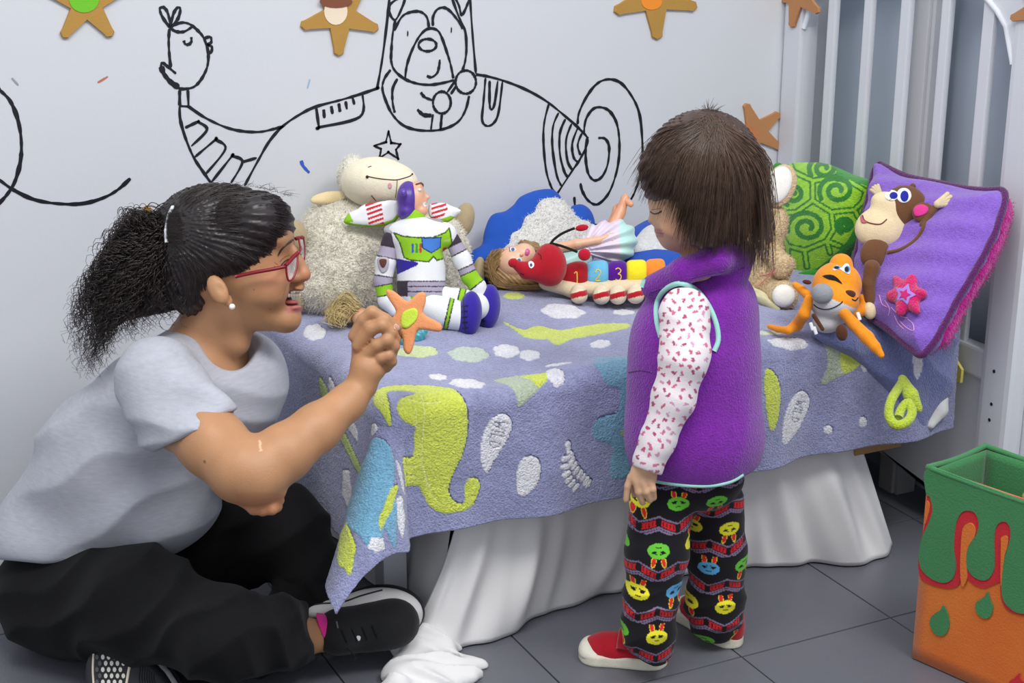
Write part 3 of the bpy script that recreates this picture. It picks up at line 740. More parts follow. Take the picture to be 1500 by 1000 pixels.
# ================================================================ TOYS ON THE BED
def fuzz(name,V,N,n,L,r,parent,rgbs,matl='hair',curl=.3,seed=1):
    g=np.random.default_rng(seed); i=g.integers(0,len(V),n); P0=V[i]; d=N[i]+g.normal(size=(n,3))*curl; d/=np.linalg.norm(d,axis=1)[:,None]
    e=d+g.normal(size=(n,3))*curl; e/=np.linalg.norm(e,axis=1)[:,None]; LL=L*g.uniform(.5,1.1,n)[:,None]
    paths=np.stack([P0-d*.001,P0+d*LL*.5,P0+(d+e)*.5*LL],1); c=lin(rgbs)*g.uniform(.85,1.12,(n,1))
    o=strands(name,paths,r,M[matl],parent,np.clip(c,0,1)); o['kind']='stuff'; return o
def vn(o):
    me=o.data; n=len(me.vertices); a=np.empty(n*3,np.float32); me.vertices.foreach_get('normal',a); b=np.empty(n*3,np.float32); me.vertices.foreach_get('co',b)
    off=np.zeros(3); p=o.parent
    while p is not None: off+=np.array(p.location); p=p.parent
    return b.reshape(-1,3)+off,a.reshape(-1,3)
_sc=sculpt
BEDCLIP=Sh(lambda P:(HB-.003)-P[:,2],[-9,-9,HB-.003],[9,9,9])
def sculpt(name,s,h,matl,parent=None,*a,**k):
    r=parent
    while r is not None and r.parent is not None: r=r.parent
    if r is not None and r.name in ('sheep_plush','bunny_plush','scalloped_cushion','flat_cushion','turtle_cushion','blonde_doll','astronaut_doll','small_blonde_doll','caterpillar_plush') and s.lo[2]<HB-.003: s=INT(s,BEDCLIP,.004)
    return _sc(name,s,h,matl,parent,*a,**k)
# ---- sheep
SY=2.70; zs=zy(520,380,SY)
sheep=empty('sheep_plush',hit(560,455,1,SY),'big cream woolly sheep plush with tan hooves, against the wall behind the astronaut doll','plush toy')
wool=U(.05,E(512,372,zs,82,84,85),E(625,385,zs-.0,62,80,70),E(480,420,zs-.02,52,40,60),E(600,440,zs,80,28,60))
wool=DISP(wool,lambda P:.004*vnoise(P,60)+.003*vnoise(P,130))
wo=sculpt('woolly_body',wool,.0045,'plush',sheep,(233,228,212))
vv_,nn_=vn(wo); fuzz('wool_pile',vv_,nn_,16000,.011,.00055,wo,(238,233,219),curl=.55)
hd=U(.01,E(553,268,zs-.06,54,38,52,-4),E(585,272,zs-.08,28,30,34))
ho=sculpt('head',hd,.003,'felt',sheep,(235,226,200))
hw=E(518,262,zs-.03,22,34,44); hwo=sculpt('wool_cap',DISP(hw,lambda P:.003*vnoise(P,120)),.003,'plush',sheep,(236,231,216))
vv_,nn_=vn(hwo); fuzz('wool_pile',vv_,nn_,1800,.006,.0005,hwo,(238,233,219),curl=.6,seed=3)
sculpt('ear',U(.006,E(482,289,zs-.05,27,9,5,8),E(470,294,zs-.05,14,4,5,4)),.002,'felt',sheep,(226,205,160))
stitch('mouth_seam',hd,[(538,258),(552,261),(570,263),(583,263),(600,258),(604,254)],.0009,(60,42,38),ho)
stitch('mouth_seam',hd,[(582,263),(581,276),(579,290)],.0007,(120,100,80),ho)
for x,y,r in ((538,259,2.5),(604,255,1.6)): sculpt('eye',ell(onsurf(hd,[(x,y)])[0],(r*.0012,)*3),.0006,'felt',ho,(55,38,34))
stitch('eyebrow',hd,[(539,245),(544,243)],.0008,(60,42,38),ho); stitch('smile',hd,[(544,286),(548,291),(551,294)],.0008,(60,42,38),ho)
patch_on('cheek',hd,oval(571,272,3,4.5,10),.0006,(220,160,170),ho)
for x,y,rx,ry,a in ((680,322,15,26,-12),(700,405,10,30,-8),(434,345,16,24,10),(441,432,9,26,0)):
    sculpt('hoof',E(x,y,zy(x,y,SY)-.03,rx,ry,18,a),.003,'felt',sheep,(172,154,122))
# ---- astronaut doll
DY=2.50; zd=zy(620,420,DY)
WH=(228,229,232); LM=(142,196,40); LI=(166,158,178); PU=(82,52,150); BB=(52,38,150); SK=(226,170,140); DKG=(58,50,62)
doll=empty('astronaut_doll',hit(635,470,1,DY),'astronaut rag doll in white suit with lime bands, purple hood and dark blue boots','doll')
tor=U(.012,K([(610,352,zd,36),(617,395,zd,33)]),K([(586,345,zd,20),(650,345,zd,20)]),K([(617,420,zd-.005,34),(622,438,zd-.01,32)]),K([(617,395,zd,33),(617,420,zd,32)]))
def ctor(V):
    x,y,z=pix(V); c_=np.tile(lin(WH),(len(V),1)); fr_=(V-at(617,390,zd))@FW<.012
    def P_(poly,rgb): c_[inpoly(x,y,np.array(poly,float))&fr_]=lin(rgb)
    rib=(y>411)&(y<434); c_[rib]=lin(LI); c_[rib&(np.mod(y-411,7.6)<1.6)]=lin(DKG); c_[rib&(x<597)]=lin(DKG)
    P_([(556,374),(612,384),(612,388),(582,402),(580,396)],BB); P_([(654,372),(664,366),(662,384),(655,386)],BB)
    L=[(577,341),(590,346),(610,348),(634,348),(652,341),(658,334),(662,355),(659,372),(648,379),(640,381),(635,375),(628,383),(602,381),(592,377),(586,356)]
    d=segdist(x,y,L+[L[0]]); m=inpoly(x,y,np.array(L,float))&fr_; c_[(d<1.2)&fr_]=lin((60,90,30)); c_[m&(d>=.9)]=lin(LM)
    em=[(618,349),(646,348),(645,362),(632,370),(619,363)]
    d=segdist(x,y,em+[em[0]]); m=inpoly(x,y,np.array(em,float))&fr_; c_[(d<1.0)&fr_]=lin((40,60,110)); c_[m&(d>.7)]=lin((70,125,205))
    for bx,rgb in ((604.5,(50,90,190)),(610.5,(60,150,70)),(616,(190,60,60))): c_[(segdist(x,y,[(bx,358),(bx,369)])<1.7)&fr_]=lin(rgb)
    c_[(np.hypot(x-652,y-366)<4)&fr_]=lin((205,50,50)); c_[(segdist(x,y,[(651,353),(658,352)])<1.8)&fr_]=lin((170,200,90))
    P_([(600,434),(655,432),(656,440),(645,446),(625,447),(604,441)],LM); return c_
sculpt('torso',tor,.0016,'cloth',doll,cf=ctor,it=1)
# collar, neck
P=[at(607+41*math.cos(t),333+9*math.sin(t)-4*math.cos(t),zd-.02*math.sin(t)-.005) for t in np.linspace(0,2*np.pi,25)]
tube('collar',P,.0055,M['cloth'],doll,8,(160,155,165)); sculpt('neck',K([(607,330,zd,24),(606,320,zd,17)]),.002,'cloth',doll,LM)
zh=zd-.0
hood=U(.004,E(598,291,zh,17,26,22),E(596,310,zh,14,14,20)); 
ho=sculpt('hood',hood,.0016,'plastic',doll,PU); sculpt('ear_pod',E(591,282,zh-.036,5,6,5),.001,'plastic',ho,(96,66,165))
fc=U(.004,E(609,290,zh,14,24,17,0),E(616,308,zh,11,9,12),K([(618,284,zh,4),(626,289,zh,3.6)]),E(617,297,zh,9,10,10),E(614,271,zh,7,5,10))
fc=SUB(fc,K([(621,298,zh-.03,1.8),(628,300,zh+.02,1.8)]))
def cfc(V):
    x,y,z=pix(V); c_=np.tile(lin(SK),(len(V),1)); c_[(np.hypot((x-623),(y-299))<3.2)&(x>619)]=lin((240,238,235)); c_[(segdist(x,y,[(610,270),(617,268),(621,272)])<1.5)]=lin((90,55,40)); return c_
fo=sculpt('face',fc,.0012,'plastic',doll,cf=cfc,it=1)
for dx,r,rgb in ((0,3.0,(240,240,242)),(1.0,1.7,(60,130,200)),(1.6,.8,(15,15,20))): sculpt('eye',E(614.5+dx,278,zh-.017-dx*.0012,r,r*.8,r),.0006,'plastic',fo,rgb)
# arms
def seg(name,pts,colors,rad_px,zc,parent=doll,h=.0018):
    """limb with coloured bands along it"""
    s=K([(p[0],p[1],zc if len(p)<3 else zc+p[2],r) for p,r in zip(pts,rad_px)])
    A=np.array([p[:2] for p in pts],float); L=np.concatenate([[0],np.cumsum(np.hypot(*np.diff(A,axis=0).T))])
    def cf(V):
        x,y,z=pix(V); best=np.full(len(x),1e9); t=np.zeros(len(x))
        for i in range(len(A)-1):
            ab=A[i+1]-A[i]; l=ab@ab; u=((x-A[i,0])*ab[0]+(y-A[i,1])*ab[1])/l; uc=np.clip(u,0,1); d=np.hypot(x-A[i,0]-uc*ab[0],y-A[i,1]-uc*ab[1]); m=d<best; best[m]=d[m]; t[m]=(L[i]+(u if i in(0,len(A)-2) else uc)[m]*math.sqrt(l))
        t=t/L[-1]; c_=np.tile(lin(colors[0][1]),(len(x),1))
        for k,(e,rgb) in enumerate(colors):
            c_[t>=e]=lin(rgb)
            if k: c_[np.abs(t-e)<.9/L[-1]]=lin((45,42,48))
        return c_
    sculpt(name,s,h,'cloth',parent,cf=cf,it=1); return s
arm1=seg('arm',[(572,350),(565,385),(561,412),(566,440),(578,455)],[(0,DKG),(.10,LI),(.25,WH),(.50,LI),(.62,LM),(.76,WH)],[12,15,13,12,9],zd-.01)
patch_on('sleeve_badge',arm1,[(553,378),(569,378),(568,394),(561,400),(555,394)],.0008,(178,172,182),doll,'cloth'); patch_on('sleeve_badge',arm1,[(556,380),(566,380),(565,388),(561,392),(557,388)],.0016,(96,60,50),doll,'cloth')
seg('arm',[(662,350),(677,380),(688,405),(700,420),(706,430)],[(0,DKG),(.10,LI),(.25,WH),(.50,LI),(.60,LM),(.84,WH)],[11,13,12,12,9],zd-.0)
# wings
def wing(pts,bands,zc):
    pl=(at(pts[0][0],pts[0][1],zc),-FW); s=puff(pts,pl,.009,.012,2)
    def cf(V):
        x,y,z=pix(V); c_=np.tile(lin(WH),(len(x),1))
        for poly_,rgb,st in bands:
            m=inpoly(x,y,np.array(poly_,float)); c_[m]=lin(rgb)
            if st: c_[m&(np.mod(x*st[0]+y*st[1],7)<3.4)]=lin((236,232,232))
        return c_
    sculpt('wing',s,.0014,'cloth',doll,cf=cf,it=1)
wing([(503,325),(511,312),(524,306),(534,299),(558,295),(582,294),(584,318),(570,329),(545,332),(515,330)],[([(500,335),(500,322),(520,328),(545,330),(575,322),(585,310),(585,340)],LM,None),([(534,296),(558,292),(563,328),(540,330),(538,315)],(200,45,60),(.35,1)),([(500,327),(511,311),(518,325)],LM,None)],zd+.025)
wing([(629,299),(650,297),(660,301),(676,308),(668,317),(655,326),(640,324),(628,316)],[([(632,296),(653,297),(656,306),(648,320),(632,322)],(200,45,60),(.3,1)),([(640,330),(645,321),(660,316),(668,318),(655,330)],LM,None)],zd+.025)
# legs and boots
seg('leg',[(632,450),(652,458),(674,463)],[(0,WH),(.55,LM),(.68,WH)],[20,21,22],zd-.035)
seg('leg',[(650,436),(675,442),(700,449)],[(0,WH),(.4,LM),(.55,WH)],[17,18,19],zd-.01)
def boot(cx,cy,zc):
    s=U(.01,E(cx,cy,zc,17,33,26,-4),E(cx-10,cy+8,zc+.01,14,22,22,0)); 
    def cf(V):
        x,y,z=pix(V); c_=np.tile(lin(BB),(len(x),1)); xx=cx-9; m=(np.abs(x-xx-(y-cy)*.06)<1.0); c_[m]=lin((24,18,70))
        for k in range(5): c_[segdist(x,y,[(xx-3,cy-10+k*8),(xx+4,cy-11+k*8)])<1.2]=lin((18,14,50))
        return c_
    sculpt('boot',s,.0018,'felt',doll,cf=cf,it=1)
boot(689,459,zt(689,490)-.01); boot(716,449,zt(716,478)-.005)
# ---- small blonde doll head behind the hand
zb=zt(508,478)
bd=empty('small_blonde_doll',at(508,475,zb),'small blonde doll lying behind the woman\'s hand, only its hair and cheek showing','doll')
sculpt('head',U(.004,E(529,465,zb,14,15,14),E(540,462,zb,10,9,10)),.002,'plastic',bd,(214,160,124))
hc=U(.006,E(505,456,zb+.01,26,17,18,8),E(492,462,zb+.01,14,12,12)); sculpt('hair_mass',DISP(hc,lambda P:.0025*np.sin(P@np.array([260,120,340.]))),.0022,'hair',bd,(196,170,112))
pp=[];cc_=[]; g_=np.random.default_rng(4)
for i in range(90):
    a=g_.uniform(-1,1); x0,y0=522+g_.normal()*5,450+g_.normal()*6; k=g_.uniform(.6,1.1)
    path=[(x0,y0),(x0-18*k,y0-6+8*a),(x0-32*k,y0+4+12*a),(x0-36*k+g_.normal()*3,y0+16+8*a),(x0-28*k+g_.normal()*5,y0+22+6*a)]
    path=crom(np.array(path),4); zz_=zb-.02+.02*g_.random(); pp.append([at(x,min(y,480),zz_) for x,y in path]); cc_.append(lin((222,200,140))*g_.uniform(.75,1.1))
strands('hair_strands',np.array(pp),.0007,M['hair'],bd,np.clip(cc_,0,1))['kind']='stuff'
# ---- teal cloth
zt_=zt(600,505); tc_=U(.008,E(587,497,zt_,14,13,12,20),E(612,492,zt_+.01,12,14,12,-30),E(620,487,zt_+.01,7,10,8,-20))
tag(sculpt('teal_cloth',DISP(tc_,lambda P:.003*np.abs(np.sin(P@np.array([210,90,160.])+2*np.sin(P@np.array([60,150,40.]))))),.0022,'satin',None,(56,150,165)),'small crumpled teal fabric piece on the blanket behind the star','fabric')
# ---- blue and white fleece cushion
cu=empty('scalloped_cushion',hit(780,420,1,2.72),'blue scalloped cushion with fluffy white middle, behind the lying doll','cushion')
pl=plane3(hit(700,400,1,2.69),hit(860,400,1,2.69),hit(790,290,1,2.765))
ol=[(684,385),(690,368),(706,358),(710,338),(720,315),(740,309),(752,300),(762,288),(785,279),(806,277),(818,286),(830,302),(850,299),(864,309),(871,328),(870,350),(860,390),(800,430),(730,425),(700,405)]
s=puff(ol,pl,.028,.06,3); so=sculpt('blue_rim',DISP(s,lambda P:.0018*vnoise(P,60)),.003,'cloth',cu,(34,82,178))
ol=[(712,385),(722,370),(738,357),(742,342),(756,334),(764,318),(775,312),(780,300),(797,290),(815,291),(830,302),(842,318),(860,325),(869,337),(866,360),(850,392),(790,418),(735,415)]
pl2=(pl[0]+pl[1]*.012,pl[1]); s=puff(ol,pl2,.032,.05,3)
so=sculpt('fluffy_middle',DISP(s,lambda P:.003*vnoise(P,50)+.0015*vnoise(P,140)),.003,'plush',cu,(226,225,222)); vv_,nn_=vn(so); fuzz('pile',vv_,nn_,5000,.006,.0005,so,(232,231,228),curl=.6,seed=8)
cu2=empty('flat_cushion',hit(950,390,1,2.70),'blue and white cushion lying flat between the doll\'s skirt and the girl\'s face','cushion')
pl=plane3(hit(920,392,1,2.55),hit(990,380,1,2.55),hit(950,330,1,2.74))
sculpt('blue_rim',puff([(912,352),(938,330),(960,326),(1000,335),(1015,385),(960,398),(915,392)],pl,.018,.04,3),.003,'cloth',cu2,(34,82,178))
pl2=(pl[0]+pl[1]*.014,pl[1]); sculpt('white_top',puff([(930,352),(945,336),(975,330),(1000,340),(1000,368),(960,368),(930,372),(922,366)],pl2,.016,.03,3),.003,'plush',cu2,(222,222,224))
# ---- doll lying on its back
zl=zt(760,425)-.012
ld=empty('blonde_doll',hit(820,420,1,2.6),'long-haired doll in pale satin skirt lying on its back, feet up the wall','doll')
hd=U(.006,E(752,384,zl-.01,27,24,26,-10),E(768,372,zl-.02,17,16,16,-20)); 
fo=sculpt('head',hd,.002,'plastic',ld,(232,186,156))
ha=U(.01,E(738,393,zl+.01,30,30,30,-25),E(760,410,zl,38,16,26,-6),E(778,362,zl+.03,20,9,14,-20)); ha=SUB(ha,E(766,378,zl-.06,36,24,34,-12))
ha=DISP(ha,lambda P:.0016*np.sin((P@RT)*520+(P@UP)*700+3*np.sin((P@RT)*60)))
sculpt('hair',ha,.0022,'hair',ld,(148,116,74))
g_=np.random.default_rng(5); pp=[];cc_=[]
for i in range(260):
    t=g_.random(); x0=728+g_.normal()*6; y0=368+18*t; e=g_.random()
    path=crom(np.array([(x0+4,y0-4),(713+8*t+5*g_.random(),y0+16),(724+20*e,412+9*g_.random()),(755+22*e,418+7*g_.random()),(788+14*e,416+8*g_.random())]),3)
    zz_=zl-.035+.03*g_.random(); pp.append([at(x,y,zz_) for x,y in path]); cc_.append(lin((176,142,94))*g_.uniform(.6,1.15))
strands('hair_strands',np.array(pp),.0006,M['hair'],ld,np.clip(cc_,0,1))['kind']='stuff'
for x,y in ((751,365),(760,381)):
    patch_on('eye',hd,oval(x,y,4.6,3.2,10),.0006,(240,240,240),fo,'plastic'); patch_on('iris',hd,oval(x+.3,y,2.6,2.6,10),.0012,(70,110,160),fo,'plastic'); stitch('lash',hd,[(x-5,y-3),(x-4.6,y),(x-4,y+3.4)],.0006,(50,35,30),fo)
stitch('eyebrow',hd,[(739,361),(738,367)],.0006,(140,100,70),fo)
patch_on('lips',hd,[(770,366),(773,364),(776,367),(775,372),(772,374),(769,372)],.0010,(200,80,150),fo,'plastic')
sculpt('nose',ell(onsurf(hd,[(764,373)])[0],(.004,.003,.004)),.001,'plastic',fo,(232,186,156))
sculpt('torso',U(.01,K([(790,388,zl,12),(828,386,zl,17),(850,378,zl,18)])),.0025,'satin',ld,(176,222,218))
sculpt('arm',K([(812,364,zl-.01,8),(845,357,zl-.02,7),(876,352,zl-.02,6),(888,348,zl-.02,6)]),.0018,'plastic',ld,(230,180,148))
for k,(dx,dy) in enumerate(((16,-3),(15,1),(12,4),(6,6),(12,-6))): sculpt('finger',K([(886,348+dy*.4,zl-.02,3),(886+dx,348+dy,zl-.02,1.6)]),.0009,'plastic',ld,(230,180,148))
sk_=U(.01,K([(852,366,zl,14),(885,352,zl+.01,26),(903,352,zl+.02,30)]),E(905,360,zl+.02,20,26,30,0))
sk_=DISP(sk_,lambda P:.003*np.sin(np.arctan2((P-at(850,368,zl))@UP,(P-at(850,368,zl))@RT)*26))
def csk(V):
    x,y,z=pix(V); c_=np.tile(lin((224,208,226)),(len(x),1)); n=vnoise(V,25); m=(x+n*18)>905; c_[m]=lin((182,226,222)); return c_
sculpt('skirt',sk_,.0022,'satin',ld,cf=csk)
sculpt('leg',K([(896,336,zl+.03,9),(908,312,zl+.04,8),(914,296,zl+.04,6),(916,290,zl+.04,6)]),.0018,'plastic',ld,(222,160,124))
sculpt('foot',U(.003,K([(914,291,zl+.04,5),(924,299,zl+.03,4.5)]),K([(914,290,zl+.04,4.5),(916,285,zl+.04,2.6)])),.0014,'plastic',ld,(222,160,124))
sculpt('leg',K([(893,336,zl+.05,8),(900,318,zl+.055,6),(902,304,zl+.055,4.5)]),.0018,'plastic',ld,(214,150,116)); sculpt('foot',K([(902,305,zl+.055,4),(906,300,zl+.05,3)]),.0014,'plastic',ld,(214,150,116))
# ---- caterpillar
zc=zt(880,440)-.0
ct=empty('caterpillar_plush',at(860,438,zc),'red-headed caterpillar plush with numbered red, blue, purple and yellow segments','plush toy')
hd=U(.016,E(806,387,zc-.03,24,31,28,8),K([(800,395,zc-.03,20),(772,396,zc-.045,13),(754,387,zc-.05,6)]))
fo=sculpt('head',hd,.002,'felt',ct,(176,24,40)); sculpt('nose',E(752,385,zc-.052,8,7,8),.0014,'felt',fo,(186,20,42))
patch_on('eye',hd,[(774,384),(778,382),(782,385),(782,390),(778,393),(775,390)],.0008,(238,238,240),fo,'plastic'); patch_on('pupil',hd,oval(778,388,1.8,2.6,8),.0014,(40,60,110),fo,'plastic')
stitch('eyebrow',hd,[(788,371),(792,374),(793,380)],.0007,(80,10,18),fo); stitch('mouth',hd,[(762,400),(768,402)],.0007,(80,10,18),fo)
for pts,tip in (([(806,358),(812,350),(825,341),(842,334)],(852.5,333.5,10,5,8)),([(806,356),(822,360),(836,365),(846,369)],(856,373,9.5,9,0))):
    P=crom(np.array([at(x,y,zc-.04) for x,y in pts]),5); a_=tube('antenna',P,.0026,M['felt'],ct,8,(28,24,26)); sculpt('antenna_tip',E(tip[0],tip[1],zc-.04,tip[2],tip[3],tip[3],tip[4]),.0014,'felt',a_,(190,18,44))
segs=[([(818,420),(812,403),(828,394),(857,388),(862,404),(864,420)],(168,24,38)),([(857,388),(891,385),(893,402),(893,419),(864,421)],(108,184,222)),([(889,385),(918,382),(920,400),(920,416),(893,418)],(84,20,138)),([(917,382),(945,379),(950,400),(948,415),(920,416)],(238,222,40)),([(946,379),(972,377),(975,400),(974,414),(948,415)],(240,140,50))]
xc=[838,876,905,933,961]; wr=[25,19,16,16,15]
belly=K([(800,414,zc+.0,11),(838,423,zc+.0,12),(905,421,zc+.0,12),(960,418,zc+.0,11)]); sculpt('belly',belly,.0025,'felt',ct,(222,204,172))
body=[]
bnd=[(809,862),(859,892),(890,919),(917,948),(946,975)]
tubeb=KD if False else K([(826,406,zc+.012,17),(846,404,zc+.012,19.5),(880,402,zc+.012,19),(975,397,zc+.012,19)])
for (pts,rgb),(xa,xb) in zip(segs,bnd):
    m_=at((xa+xb)/2,404,zc); s=U(.006,INT(tubeb,rbox(m_,((xb-xa)/2*zc/FPX,.05,.06),np.array([RT,UP,FW]),.004),.012)); body.append(s); sculpt('body_segment',s,.0018,'felt',ct,rgb)
for ch,x,y,pts in (('1',844,407,[(-3,-7),(1,-9),(1.5,8)]),('2',876,404,[(-4,-5),(-2,-9),(2,-9),(4,-5),(1,1),(-4,7),(4,7)]),('3',905.5,402,[(-4,-8),(0,-10),(4,-7),(3,-3),(0,-1),(4,1),(4,6),(0,9),(-4,7)])):
    stitch('digit_'+{'1':'one','2':'two','3':'three'}[ch],body[{'1':0,'2':1,'3':2}[ch]],[(x+a*.95,y+b*.95) for a,b in pts],.0011,(236,206,60),ct,sm=4)
for x,dy in ((848,0),(881,1),(905,1),(931,0),(957,-1)):
    s=U(.003,E(x,433+dy,zc-.03,13,12,15),E(x,427+dy,zc-.015,12,12,16))
    def cf(V,x=x,dy=dy):
        X_,Y_,z=pix(V); c_=np.tile(lin((228,214,186)),(len(X_),1)); c_[(Y_>427+dy+.25*(x-X_))&(Y_<435+dy+.25*(x-X_))]=lin((178,24,40)); return c_
    sculpt('foot',s,.002,'felt',ct,cf=cf)
# ---- bunny
zu=zt(1148,452)-.0
bu=empty('bunny_plush',at(1135,450,zu),'tan bunny plush with long white-lined ear, sitting half hidden behind the girl','plush toy')
TN=(214,188,146)
s=U(.02,E(1122,400,zu+.06,34,48,40),E(1110,335,zu+.06,38,38,38),E(1138,330,zu+.05,14,28,16,-10)); so=sculpt('body',DISP(s,lambda P:.003*vnoise(P,70)),.003,'plush',bu,TN); vv_,nn_=vn(so); fuzz('fur',vv_,nn_,5000,.005,.0005,so,TN,curl=.5,seed=11)
s=E(1143,272,zu+.03,23,33,9,-22); so=sculpt('ear',s,.002,'plush',bu,TN); sculpt('ear_lining',E(1140,271,zu+.022,19,29,8,-22),.002,'felt',so,(236,234,228))
s=U(.01,K([(1128,372,zu+.02,15),(1148,388,zu-.01,14),(1145,396,zu-.01,13)])); so=sculpt('arm',DISP(s,lambda P:.002*vnoise(P,90)),.003,'plush',bu,TN); vv_,nn_=vn(so); fuzz('fur',vv_,nn_,1200,.005,.0005,so,TN,curl=.5,seed=12)
s=U(.01,K([(1125,425,zu+.04,20),(1147,432,zu-.01,22)])); so=sculpt('leg',DISP(s,lambda P:.002*vnoise(P,90)),.003,'plush',bu,TN); vv_,nn_=vn(so); fuzz('fur',vv_,nn_,1500,.005,.0005,so,TN,curl=.5,seed=13)
sculpt('foot_pad',E(1148,433,zu-.03,17,17,12),.002,'felt',bu,(236,234,226))
for p in ([(1112,418),(1125,405),(1136,392)],[(1112,404),(1124,402),(1142,397)]): pathtube('ribbon',p,zu-.02,.0009,'satin',bu,(190,60,80),5)
zz_=zt(1135,455)
s=U(.003,K([(1100,425,zz_+.04,8),(1120,440,zz_,8),(1138,452,zz_-.01,5)])); tag(sculpt('pale_fabric_strip',DISP(s,lambda P:.002*np.sin(P@np.array([300,100,200.]))),.002,'cloth',None,(208,202,160)),'pale yellow-green twisted fabric strip at the bunny\'s foot','fabric')
# ---- turtle shell cushion
tu_=empty('turtle_cushion',hit(1215,400,1,2.6),'green cushion printed with spiral turtle-shell plates, leaning on the headboard','cushion')
pl=plane3(at(1165,405,zt(1165,412)+.10),hit(1150,245,0,XH-.075),hit(1270,270,0,XH-.07))
ol=[(1140,246),(1160,241),(1182,238),(1215,241),(1250,256),(1282,268),(1281,283),(1268,315),(1256,345),(1240,368),(1205,398),(1176,412),(1162,402),(1150,370),(1140,320),(1134,280)]
s=puff(ol,pl,.05,.09,3)
O=lambda pts:[(1080+x/2.94,200+y/2.94) for x,y in pts]
lines=[O(q) for q in ([(150,190),(240,150),(325,190),(420,175),(490,195),(555,235),(540,280),(505,315),(405,325),(325,275),(325,190)],[(325,275),(255,325),(180,330)],[(405,325),(415,400),(385,450),(290,490),(215,470),(185,410)],[(505,315),(520,345)],[(240,150),(225,110)],[(420,175),(500,150)],[(215,470),(220,560)],[(385,450),(440,470)],[(290,490),(300,560)],[(385,450),(400,500)])]
def spiral(cx,cy,r,s0=1,a0=0,turns=1.6): return [(cx+r*(1-.78*t)*math.cos(a0+s0*2*math.pi*turns*t),cy+.86*r*(1-.78*t)*math.sin(a0+s0*2*math.pi*turns*t)) for t in np.linspace(0,1,30)]
sp=[spiral(1161,285,19,1,2),spiral(1226,279,27,1,2.6),spiral(1182,333,29,1,2.9),spiral(1206,246,22,1,2.5),spiral(1238,330,14,1,2)]
rimline=crom(np.array(ol,float),3,True); rimline=np.vstack([rimline,rimline[:1]])
def ctu(V):
    x,y,z=pix(V); c_=np.tile(lin((150,208,54)),(len(x),1)); D=lin((44,128,44))
    d=np.min([segdist(x,y,l) for l in lines],0); c_[(d>2.2)&(d<5)]=D
    for q in sp: c_[segdist(x,y,q)<3.6]=D
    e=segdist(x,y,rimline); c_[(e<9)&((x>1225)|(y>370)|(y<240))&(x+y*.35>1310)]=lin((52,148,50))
    return c_*(1+.15*vnoise(V,120))[:,None]
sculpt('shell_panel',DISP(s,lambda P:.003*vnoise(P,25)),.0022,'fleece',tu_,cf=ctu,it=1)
pathtube('green_edging',[(1150,416),(1180,405),(1205,398),(1232,380),(1243,358),(1252,340),(1270,300),(1282,268)],zt(1200,420)+.07,[.012,.012,.010,.016,.010,.010,.008,.006],'fleece',tu_,(48,140,48),10)
sculpt('edging_knot',E(1243,352,zt(1200,420)+.06,10,8,10,30),.002,'fleece',tu_,(40,124,42))
sculpt('corner_tab',E(1140,245,zy(1140,245,2.62),8,7,6),.002,'fleece',tu_,(52,148,50))
# ---- purple monkey cushion
pc_=empty('monkey_cushion',hit(1350,500,1,2.25),'purple cushion with a stuffed monkey on its face, dark piping and magenta fluff back','cushion')
a=at(1353,520,zt(1353,512)+.0); b=hit(1468,284,0,XH-.055); c2=hit(1290,246,0,XH-.085)
pl=plane3(a,b,c2)
ol=[(1290,243),(1310,252),(1335,262),(1380,271),(1420,279),(1450,281),(1470,281),(1473,298),(1458,345),(1432,395),(1402,445),(1378,490),(1360,515),(1350,521),(1336,512),(1300,482),(1262,455),(1252,430),(1256,380),(1266,330),(1276,282),(1282,255)]
s=puff(ol,pl,.045,.10,3); s=DISP(s,lambda P:.003*vnoise(P,22)+.002*np.sin(P@np.array([60,40,90.])))
PURP=(134,96,196)
so=sculpt('purple_face',s,.0026,'fleece',pc_,PURP); front=s
e_=crom(np.array(ol,float),4,True); e_=np.vstack([e_,e_[:1]]); P=np.array([onplane(x,y,pl) for x,y in e_])+pl[1]*.004
tube('piping',P,.0068,M['fleece'],pc_,8,(86,30,92))
# magenta fluffy back
pb=(pl[0]-pl[1]*.022,pl[1]); ol2=[(x+5,y+6) for x,y in ol]; s2=puff([(x+9 if x>1370 else x,y+10 if x>1370 else y) for x,y in ol],pb,.03,.05,3)
so=sculpt('fluffy_back',DISP(s2,lambda P:.003*vnoise(P,90)),.004,'plush',pc_,(188,30,138)); vv_,nn_=vn(so); fuzz('pile',vv_,nn_,5000,.008,.0006,so,(196,34,146),curl=.6,seed=21)
def top(px,py): return float((onsurf(front,[(px,py)],0)[0]-CC)@FW)
BR=(108,72,48); CR=(226,206,168)
def onp(name,px,py,rx,ry,rz,ang,rgb,matl='felt',par=None,up=0,h=.002): 
    z=top(px,py)-up; sh=E(px,py,z,rx,ry,rz,ang); o=sculpt(name,sh,h,matl,par or pc_,rgb); return sh,o
mk_e=bpy.data.objects.new('monkey_applique',None); COL.objects.link(mk_e); mk_e.parent=pc_; mk_e.empty_display_size=.05; mk_e['label']='brown and cream stuffed monkey'
_m,_=onp('monkey_head',1325,305,34,34,20,0,BR,par=mk_e,up=.01)
z=top(1292,330)-.018; mz=U(.012,E(1293,333,z,41,32,22,8),E(1306,303,z-.002,32,20,18,-25)); mo_=sculpt('monkey_muzzle',mz,.002,'felt',mk_e,CR); mz=U(0,mz,_m)
onp('monkey_torso',1282,372,22,24,12,-20,BR,par=mk_e,up=.008); sh,_=onp('belly_patch',1276,377,14,17,10,10,CR,par=mk_e,up=.014)
z=top(1275,415)-.008; sculpt('monkey_leg',K([(1277,392,z,12),(1272,415,z,9),(1274,440,z,9)]),.002,'felt',mk_e,BR); onp('monkey_foot',1274,455,10,13,9,10,CR,par=mk_e,up=.010)
